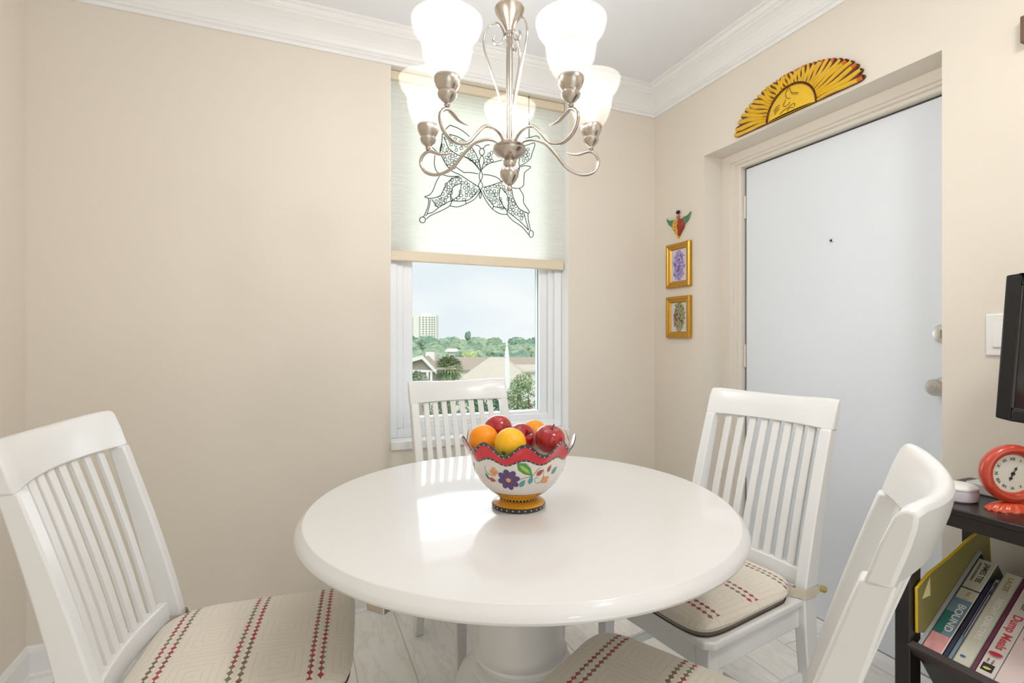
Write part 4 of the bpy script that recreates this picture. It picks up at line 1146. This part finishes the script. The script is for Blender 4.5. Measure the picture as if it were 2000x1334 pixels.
MB().lathe([(0, -.021), (.039, -.021), (.039, -.017), (0, -.017)], 40, mt=RF, c=(0, 0, cz)).build('back_plate', mdk, cl)
rom = ['XII', 'I', 'II', 'III', 'IIII', 'V', 'VI', 'VII', 'VIII', 'IX', 'X', 'XI']
mnum = mat('numeral_ink', (70, 62, 56), .6)
for i, tx in enumerate(rom):
    a = radians(30 * i); rm = RF @ Matrix.Rotation(-a, 3, 'Z')
    text_mesh(tx, .0090, mnum, Vector((sin(a) * .0330, -.0032, cz + cos(a) * .0330)), rm, cl, 'numeral', .0002, 'CENTER', .0002)
for nm, a, L, w_ in (('hour_hand', radians(262 - 60), .019, .0022), ('minute_hand', radians(26), .020, .0016)):
    rm = RF @ Matrix.Rotation(-a, 3, 'Z'); b = MB()
    b.prism([(-w_ * .5, -.005), (w_ * .5, -.005), (w_ * .4, L * .45), (w_ * 1.9, L * .62), (w_ * .3, L * .78), (0, L), (-w_ * .3, L * .78), (-w_ * 1.9, L * .62), (-w_ * .4, L * .45)], 'z', .0042 if nm[0] == 'h' else .0052, .0049 if nm[0] == 'h' else .0059, mt=rm.to_4x4())
    b.v = [(p[0], p[1], p[2] + cz) for p in b.v]; b.build(nm, inkb, cl)
MB().lathe([(0, .003), (.0032, .003), (.0032, .0068), (0, .0072)], 16, mt=RF, c=(0, 0, cz)).build('hand_cap', inkb, cl)
b = MB(); N = 96; vs = []
for j, (sc, z) in enumerate(((1, 0), (1.0, .003), (.93, .007), (.72, .0145), (.45, .019), (.2, .0205))):
    for i in range(N):
        a = 2 * pi * i / N; fl = 1 + (.045 * cos(a * 16) if 0 < j < 5 else 0)
        vs.append((.052 * sc * fl * cos(a), .026 * sc * fl * sin(a), z))
fs = [(j * N + i, j * N + (i + 1) % N, (j + 1) * N + (i + 1) % N, (j + 1) * N + i) for j in range(5) for i in range(N)] + [tuple(range(N))[::-1], tuple(5 * N + i for i in range(N))]
b.add(vs, fs, None, True).build('clock_base', mat('bright_orange_enamel', (214, 78, 42), .3, coat=.5, var=.08, scale=40), cl)
MB().lathe([(0, .016), (.015, .016), (.010, .020), (.012, .0235), (0, .0235)], 24).build('neck', mdk, cl)

dsh = empty('white_dish', (1.492, .742, .770)); tag(dsh, 'small white lidded dish on the black shelf left of the clock', 'dish')
mdish = mat('lilac_white_plastic', (206, 200, 210), .3, var=.02)
MB().lathe([(0, 0), (.036, 0), (.041, .004), (.042, .024), (.040, .030), (0, .030)], 40).build('dish_body', mdish, dsh)
MB().lathe([(0, .030), (.042, .030), (.042, .034), (.036, .038), (0, .040)], 40).build('dish_lid', M['white'], dsh)
sb = empty('small_grey_box', (1.62, .735, .770)); tag(sb, 'small pale grey box standing behind the orange clock', 'box')
MB().box(-.035, .035, -.035, .035, 0, .028).build('box_shell', mat('pale_grey_plastic', (188, 188, 184), .4), sb, .004)
MB().box(-.02, .02, -.0362, -.0345, .008, .012).build('box_slot', M['blackp'], sb)

# ---- television on a wall arm
tv = empty('television', (1.600, .716, .967)); tv.rotation_euler = (.062, 0, 0); tag(tv, 'black flat television on a wall arm, cut by the right edge of the picture', 'television')
H, LW = .352, .58
b = MB()
b.box(0, .022, -LW, -.030, .0, .028); b.box(0, .022, -LW, -.030, H - .026, H); b.box(0, .022, -.030, 0, 0, H); b.box(0, .022, -LW - .03, -LW, 0, H)
b.build('bezel', M['blackp'], tv, .004)
MB().box(.022, .055, -LW - .02, -.012, .012, H - .012).build('rear_shell', M['blackp'], tv, .008)
MB().box(.006, .0215, -LW, -.030, .028, H - .026).build('screen', mat('dark_screen', (40, 40, 40), .08, spec=.6, var=.02), tv)
b = MB(); b.box(.003, .007, -.0335, -.029, .026, H - .024); b.box(.003, .007, -LW, -.029, .026, .0305); b.build('inner_trim', mat('grey_trim', (70, 68, 70), .3), tv)
b = MB(); b.box(.055, .062, -.40, -.20, .07, .27); b.box(.062, .176, -.32, -.28, .14, .19); b.box(.176, .1875, -.36, -.24, .07, .27); b.build('wall_arm', M['blackp'], tv, .002)
wb = empty('wall_bracket', (XR, .690, 1.98)); tag(wb, 'dark bracket on the wall at the upper right edge of the picture', 'bracket')  # plain box standing in for an unidentified dark edge, no lamp
MB().box(-.022, -.0003, -.05, .0465, -.035, .035).build('bracket_body', mat('brown_bracket', (110, 86, 66), .5), wb, .002)

# ================================================================ OUTSIDE THE WINDOW
GZ = -14.0
def hz(rgb, name, var=.15, scale=1.0, rough=.9): return mat(name, rgb, rough, var=var, scale=scale, spec=.1)
S(MB().box(-700, 900, D + 2.0, 1500, GZ - 1, GZ).build('ground', hz((150, 160, 128), 'distant_ground', .2, .05)))
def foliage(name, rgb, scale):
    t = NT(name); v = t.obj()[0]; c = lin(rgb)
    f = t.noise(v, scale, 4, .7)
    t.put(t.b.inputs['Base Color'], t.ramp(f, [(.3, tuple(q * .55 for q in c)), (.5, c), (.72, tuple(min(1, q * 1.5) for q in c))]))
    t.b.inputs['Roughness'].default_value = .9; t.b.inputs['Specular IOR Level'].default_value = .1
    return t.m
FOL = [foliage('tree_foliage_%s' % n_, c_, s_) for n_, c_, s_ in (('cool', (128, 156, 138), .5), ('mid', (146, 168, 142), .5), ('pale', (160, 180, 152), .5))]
trunkm = hz((120, 104, 88), 'tree_bark')
def crown_mesh(r, seed, mtl, lumps=9, sub=3, nz=.32):
    rr = random.Random(seed); bm = bmesh.new(); bmesh.ops.create_icosphere(bm, subdivisions=sub, radius=1.0)
    cs = [(Vector((rr.uniform(-.55, .55), rr.uniform(-.55, .55), rr.uniform(-.1, .5))), rr.uniform(.45, .7)) for _ in range(lumps)]
    for v in bm.verts:
        d = v.co.normalized(); best = .45
        for c, q in cs:
            bq = d.dot(c); disc = bq * bq - c.length_squared + q * q
            if disc > 0: best = max(best, bq + sqrt(disc))
        k = best * (1 + nz * noise.noise(d * 5 + Vector((seed, 0, 0))) * .5 + nz * .4 * noise.noise(d * 13 + Vector((0, seed, 0))))
        v.co = d * k * r; v.co.z = v.co.z * .85
    me = bpy.data.meshes.new('tree_crown'); bm.to_mesh(me); bm.free(); me.materials.append(mtl)
    return me
def tree(base, h, r, seed, mtl, label, group, proto=None):
    o = empty('tree', base); tag(o, label, 'tree', group)
    if proto is None: me = crown_mesh(1.0, seed, mtl, sub=4)
    else: me = proto
    c = bpy.data.objects.new('tree_crown', me); COL.objects.link(c); c.parent = o; c.location = (0, 0, h - r * .9); c.scale = (r, r, r)
    MB().tube([(0, 0, 0), (.05 * r, 0, h * .5), (0, 0, h - r)], [.06 * r + .1, .05 * r + .06, .04], 8).build('tree_trunk', trunkm, o)
    return o
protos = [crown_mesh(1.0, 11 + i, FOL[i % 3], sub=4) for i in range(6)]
rr = random.Random(21)
bands = [(255, 'rounded green tree in the farthest belt, along the skyline outside the window', 'skyline trees'), (165, 'rounded green tree in the middle belt below the skyline trees', 'middle belt of far trees'), (0, 'rounded green tree in the nearest belt, just behind the long brown roof', 'trees behind the long roof')]
placed = []; k = 0
for _ in range(30000):
    d = 112 + (rr.random() ** .8) * 300; px = rr.uniform(560, 1300); r = 2.6 + d * .011
    q = P(px, 660, d)
    if any((q.x - a.x) ** 2 + (q.y - a.y) ** 2 < ((r + b_) * 1.30) ** 2 for a, b_ in placed): continue
    if len(placed) > 190: break
    if 104 < d < 160 and 850 < px < 905: continue
    placed.append((q, r))
    y = 655.5 + (412 - d) / 300 * 32 + rr.uniform(-2, 2); tp = P(px, y, d); h = tp.z - GZ
    _, lab, grp = next(b_ for b_ in bands if d > b_[0])
    tree(Vector((tp.x, tp.y, GZ)), h, min(r, h * .48), k, None, lab, grp, protos[k % 6]); k += 1
tp = P(914, 651, 330); o = tree(Vector((tp.x, tp.y, GZ)), tp.z - GZ, 2.2, 77, FOL[0], 'narrow dark tree rising above the skyline near the middle of the window', None); o.children[0].scale = (1.6, 1.6, 4.0)
tp = P(915, 687, 118); tree(Vector((tp.x, tp.y, GZ)), tp.z - GZ, 1.9, 78, foliage('yellow_green_foliage', (186, 200, 140), 1.0), 'small yellow green tree behind the long brown roof', None)

# tower
d = 520; a = P(793, 616, d); c_ = P(852, 616, d)
tw_ = empty('tower_block', ((a.x + c_.x) / 2, (a.y + c_.y) / 2, GZ), -TH); tag(tw_, 'cream high rise tower with rows of windows on the horizon', 'building')
wd = (c_ - a).length; h = a.z - GZ
mcream = hz((244, 243, 236), 'tower_wall', .03); mwin = hz((150, 154, 152), 'tower_glass', .1, rough=.4)
MB().box(-wd / 2, wd / 2, 0, 16, 0, h).build('tower_body', mcream, tw_)
MB().box(-wd * .02, wd * .30, 3, 12, h, h + 2.2).build('roof_plant_room', mcream, tw_)
for i, fx in enumerate((-.44, -.30, -.05, .07, .18, .29, .38, .46)):
    b = MB()
    for j in range(17):
        z = h - 2.8 - j * 2.35
        if z > 8: b.box(fx * wd * .96 - .75, fx * wd * .96 + .75, -.10, .0, z, z + 1.25)
    b.build('window_column', mwin, tw_)
for fx in (-.17, .125, .235, .34): MB().box(fx * wd * .96 - .35, fx * wd * .96 + .35, -.5, 0, 0, h - .6).build('wall_pier', mcream, tw_)

mroof = hz((176, 164, 152), 'brown_shingle_roof', .12, 3.0); mlight = hz((206, 198, 184), 'pale_shingle_roof', .08, 3.0); mwh = hz((240, 238, 234), 'white_house_wall', .02)
def hip(name, px0, px1, pyr, pye, d, depth, label, m_, hipx=.18, wall=5.0, cat='house', zoff=0):
    """a hipped roof whose ridge shows at pyr and front eave at pye"""
    A = P(px0, pye, d); B = P(px1, pye, d); Rz = P(px0, pyr, d + depth / 2).z; wv = (B - A).length
    o = empty(name, ((A.x + B.x) / 2, (A.y + B.y) / 2, GZ), -TH); tag(o, label, cat)
    ze, zr = A.z - GZ, Rz - GZ; x = wv / 2; hx = x * (1 - hipx * 2)
    MB().add([(-x, 0, ze), (x, 0, ze), (x, depth, ze), (-x, depth, ze), (-hx, depth / 2, zr), (hx, depth / 2, zr), (-x, 0, ze - .25), (x, 0, ze - .25), (x, depth, ze - .25), (-x, depth, ze - .25)],
             [(0, 1, 5, 4), (1, 2, 5), (2, 3, 4, 5), (3, 0, 4), (6, 9, 8, 7), (0, 6, 7, 1), (1, 7, 8, 2), (2, 8, 9, 3), (3, 9, 6, 0)]).build('roof', m_, o)
    MB().box(-x + .5, x - .5, .5, depth - .5, 0, ze - .25).build('walls', mwh, o)
    b = MB()
    for i in range(int(wv // 3)):
        xx = -x + 1.5 + i * 3
        if xx + 1.1 < x - .5: b.box(xx, xx + 1.1, .44, .5, ze - 2.4, ze - 1.1)
    if b.v: b.build('house_windows', hz((120, 124, 122), 'house_glass' + name, .1), o)
    return o
hip('long_house', 790, 1075, 697, 722, 88, 16, 'long low house with brown shingle roof across the window view', mroof, .06)
hip('church_hall', 896, 1035, 697, 741, 58, 15, 'pale roofed hall beside the white steeple', mlight, .40)
hip('low_wing', 955, 1075, 712, 724, 76, 8, 'low pale roofed wing right of the steeple', mlight, .2)
hip('back_cottage', 868, 892, 681, 686, 140, 8, 'small white cottage among the trees above the palm', mwh, .1)
# gable house at the left
A = P(796, 728, 56); gh = empty('gable_house', (A.x, A.y, GZ), -TH); tag(gh, 'gabled house with white trim at the left edge of the window view', 'house')
def hpz(px, py, d=56): q = P(px, py, d); return ((q - A).dot(R), q.z - GZ)
L0, E0 = hpz(796, 722), hpz(846, 724); Rg = hpz(826, 701)
MB().add([(L0[0] - 3, 0, L0[1]), (Rg[0], 0, Rg[1]), (E0[0], 0, E0[1]), (L0[0] - 3, 9, L0[1]), (Rg[0], 9, Rg[1]), (E0[0], 9, E0[1]), (L0[0] - 3, 0, 0), (E0[0], 0, 0), (L0[0] - 3, 9, 0), (E0[0], 9, 0)],
         [(0, 1, 2, 7, 6), (3, 8, 9, 5, 4), (0, 6, 8, 3), (2, 5, 9, 7)]).build('gable_wall', hz((172, 164, 156), 'grey_gable_wall', .1, 2), gh)
def slab(p, q, t, y0, y1): 
    return MB().prism([p, q, (q[0], q[1] + t), (p[0], p[1] + t)], 'y', y0, y1)
slab((L0[0] - 3.6, L0[1] - .3), Rg, .22, -.5, 9.4).build('roof', mroof, gh); slab(Rg, (E0[0] + .5, E0[1] - .4), .22, -.5, 9.4).build('roof', mroof, gh)
slab(Rg, (E0[0] + .5, E0[1] - .4), .42, -.62, -.5).build('gable_trim', mwh, gh); slab((L0[0] - 3.6, L0[1] - .3), Rg, .42, -.62, -.5).build('gable_trim', mwh, gh)
p_ = hpz(821, 725); MB().box(p_[0] - 1.2, E0[0] + .3, -.3, .0, p_[1] - .1, p_[1] + .15).build('porch_beam', mwh, gh)
for px in (836, 843): q = hpz(px, 730); MB().box(q[0] - .12, q[0] + .12, -.35, -.05, 0, p_[1]).build('porch_post', mwh, gh)
q = hpz(828, 690); MB().box(q[0] - .5, q[0] + .5, 4, 5, Rg[1] - .5, q[1]).build('chimney', mwh, gh)
# steeple
d = 50; st0 = P(990, 785, d); sp = empty('church_steeple', (st0.x, st0.y, GZ), -TH + .3); tag(sp, 'white pointed church steeple on a square base outside the window', 'steeple')
def zz(py): return EYE - (py - 660) / F * d - GZ
wht = hz((246, 245, 242), 'steeple_white', .02)
MB().box(-.80, .80, -.80, .80, 0, zz(786)).build('steeple_base', wht, sp, .03)
MB().lathe([(.46, zz(786)), (.40, zz(757)), (.30, zz(712)), (.20, zz(690)), (.10, zz(676)), (.03, zz(664)), (0, zz(662))], 8, smooth=False).build('spire', wht, sp)
MB().lathe([(.22, zz(699)), (.26, zz(697)), (.22, zz(695))], 8, close=True, smooth=False).build('spire_collar', wht, sp)
MB().sphere((0, 0, zz(673)), .14, None, 12, 8).build('spire_ball', wht, sp)
# cabbage palm
d = 43; pp = P(876, 722, d); pm = empty('palm_tree', (pp.x, pp.y, GZ)); tag(pm, 'round headed cabbage palm outside the window beside the gabled house', 'palm tree')
MB().tube([(0, 0, 0), (.1, 0, 4), (0, 0, pp.z - GZ)], [.22, .18, .2], 10).build('palm_trunk', trunkm, pm)
b = MB(); mfr = [foliage('palm_frond_' + n_, c_, 3) for n_, c_ in (('dark', (96, 120, 92)), ('light', (158, 172, 120)))]
rq = random.Random(5)
for i in range(64):
    az = rq.uniform(0, 2 * pi); el = rq.uniform(-.9, 1.45); L = rq.uniform(.95, 1.25)
    dv = Vector((cos(az) * cos(el), sin(az) * cos(el), sin(el))); side_ = dv.cross(Vector((0, 0, 1)))
    side_ = side_.normalized() if side_.length > .05 else Vector((1, 0, 0)); up = side_.cross(dv)
    o0 = Vector((0, 0, pp.z - GZ + .05)) + dv * .35
    for j in range(9):
        an = (j - 4) * .26; dd = (dv * cos(an) + side_ * sin(an)); p1 = o0 + dd * L * .62; p2 = o0 + dd * L * .98 - Vector((0, 0, .28))
        w_ = side_ * cos(an) * .05 - dv * sin(an) * .05
        b.add([o0, p1 + w_, p2, p1 - w_], [(0, 1, 2, 3)], mfr[(i + (j == 4)) % 2])
b.build('palm_fronds', None, pm)
# nearer garden trees: leafy crowns of small leaf cards
def leafy(px, py, d, r, n, label, cols, flat=1.0, leafs=.10):
    tp = P(px, py, d); o = empty('garden_tree', (tp.x, tp.y, GZ)); tag(o, label, 'tree')
    MB().tube([(0, 0, 0), (.1, 0, (tp.z - GZ) * .6), (0, 0, tp.z - GZ)], [.16, .10, .04], 8).build('tree_trunk', trunkm, o)
    b = MB(); q = random.Random(int(px)); ms = [foliage('leaf_%d_%d' % (int(px), i), c_, 4) for i, c_ in enumerate(cols)]
    cl_ = [(Vector((q.uniform(-.7, .7), q.uniform(-.7, .7), q.uniform(-.7, .7))), q.uniform(.25, .5)) for _ in range(16)]
    for i in range(n):
        c, s_ = q.choice(cl_); v = Vector((q.gauss(0, 1), q.gauss(0, 1), q.gauss(0, 1))).normalized() * s_ * q.uniform(.7, 1.05) + c
        v = Vector((v.x * r, v.y * r, v.z * r * flat)) + Vector((0, 0, tp.z - GZ))
        a = Vector((q.uniform(-1, 1), q.uniform(-1, 1), q.uniform(-1, 1))).normalized(); e = a.orthogonal().normalized()
        L = leafs * q.uniform(.6, 1.3)
        b.add([v - a * L, v + e * L * .5, v + a * L, v - e * L * .5], [(0, 1, 2, 3)], ms[q.randrange(len(ms))])
    b.build('leaves', None, o)
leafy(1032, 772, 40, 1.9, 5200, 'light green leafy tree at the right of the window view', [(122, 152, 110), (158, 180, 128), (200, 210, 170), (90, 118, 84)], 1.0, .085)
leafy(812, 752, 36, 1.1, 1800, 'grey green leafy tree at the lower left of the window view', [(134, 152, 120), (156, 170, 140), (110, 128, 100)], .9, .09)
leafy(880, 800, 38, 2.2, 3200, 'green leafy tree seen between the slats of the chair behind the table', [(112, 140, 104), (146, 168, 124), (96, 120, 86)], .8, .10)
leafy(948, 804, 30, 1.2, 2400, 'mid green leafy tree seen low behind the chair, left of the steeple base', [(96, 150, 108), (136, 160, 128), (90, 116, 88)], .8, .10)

# ================================================================ SKY, LIGHT, CAMERA
wd_ = bpy.data.worlds.new('overcast_sky'); SC.world = wd_; wd_.use_nodes = True
nt = wd_.node_tree; bg = nt.nodes['Background']
tc = nt.nodes.new('ShaderNodeTexCoord'); sp_ = nt.nodes.new('ShaderNodeSeparateXYZ'); nt.links.new(tc.outputs['Generated'], sp_.inputs[0])
mp = nt.nodes.new('ShaderNodeVectorMath'); mp.operation = 'MULTIPLY'; mp.inputs[1].default_value = (1, 1, 3.2); nt.links.new(tc.outputs['Generated'], mp.inputs[0])
no = nt.nodes.new('ShaderNodeTexNoise'); no.inputs['Scale'].default_value = 3.0; no.inputs['Detail'].default_value = 4; nt.links.new(mp.outputs[0], no.inputs['Vector'])
ra = nt.nodes.new('ShaderNodeValToRGB'); e = ra.color_ramp.elements
e[0].position = .38; e[0].color = lin((232, 240, 246)) + (1,); e[1].position = .62; e[1].color = lin((247, 249, 250)) + (1,)
nt.links.new(no.outputs['Fac'], ra.inputs[0]); nt.links.new(ra.outputs[0], bg.inputs[0]); bg.inputs[1].default_value = .80

def area(name, loc, rot, sx, sy, power, col):
    l = bpy.data.lights.new(name, 'AREA'); l.shape = 'RECTANGLE'; l.size = sx; l.size_y = sy; l.energy = power; l.color = col
    o = bpy.data.objects.new(name, l); COL.objects.link(o); o.location = loc; o.rotation_euler = rot; return o
area('rear_fill_light', ((gx0 + gx1) / 2, YB - .30, 1.10), (radians(90), 0, 0), gx1 - gx0, 2.1, 13, (.96, .98, 1.0))  # added fill light from behind, shining through the invented rear door
sn = bpy.data.lights.new('soft_sun', 'SUN'); sn.energy = 1.5; sn.angle = radians(50); sn.color = (1, .98, .95)
so = bpy.data.objects.new('soft_sun', sn); COL.objects.link(so); so.rotation_euler = (radians(38), 0, radians(-20))
area('daylight_window', ((wx0 + wx1) / 2, D + 1.5, 1.7), (radians(-90), 0, 0), 2.4, 2.6, 17, (.95, .98, 1.0))
area('daylight_open_pane', (.81, D + .30, 1.10), (radians(-68), 0, 0), .80, .66, 2.8, (.86, .94, 1.0))
# added ceiling fill lamps, out of view, that brighten floor, seats and door
for (x, y, pw) in ((1.05, .05, 8), (.45, -2.0, 4)):
    o = empty('fill_lamp', (x, y, ZC)); tag(o, 'added round fill lamp overhead, outside the picture', 'lamp', 'added fill lamps')
    MB().lathe([(0, -.05), (.12, -.045), (.165, -.028), (.17, -.012), (0, -.012)], 40).build('fill_diffuser', emis('fill_diffuser_glow', (1, .95, .88), 6.0), o)
    MB().lathe([(0, -.012), (.178, -.012), (.178, 0), (0, 0)], 40).build('fill_lamp_rim', M['nickel'], o)
    l = area('fill_lamp_light', (x, y, ZC - .06), (0, 0, 0), .34, .34, pw, (1, .98, .95)); l.data.shape = 'DISK'

cam = bpy.data.cameras.new('camera'); co = bpy.data.objects.new('camera', cam); COL.objects.link(co)
co.location = (0, 0, EYE); co.rotation_euler = (radians(90), 0, -TH)
cam.lens = 1004 / 2000 * 36; cam.sensor_width = 36; cam.sensor_fit = 'HORIZONTAL'; cam.shift_y = -.0035; cam.clip_start = .02; cam.clip_end = 3000
SC.camera = co
vs_ = SC.view_settings; vs_.view_transform = 'Standard'; vs_.look = 'None'; vs_.exposure = 0.42; vs_.gamma = 1.0; vs_.use_curve_mapping = False
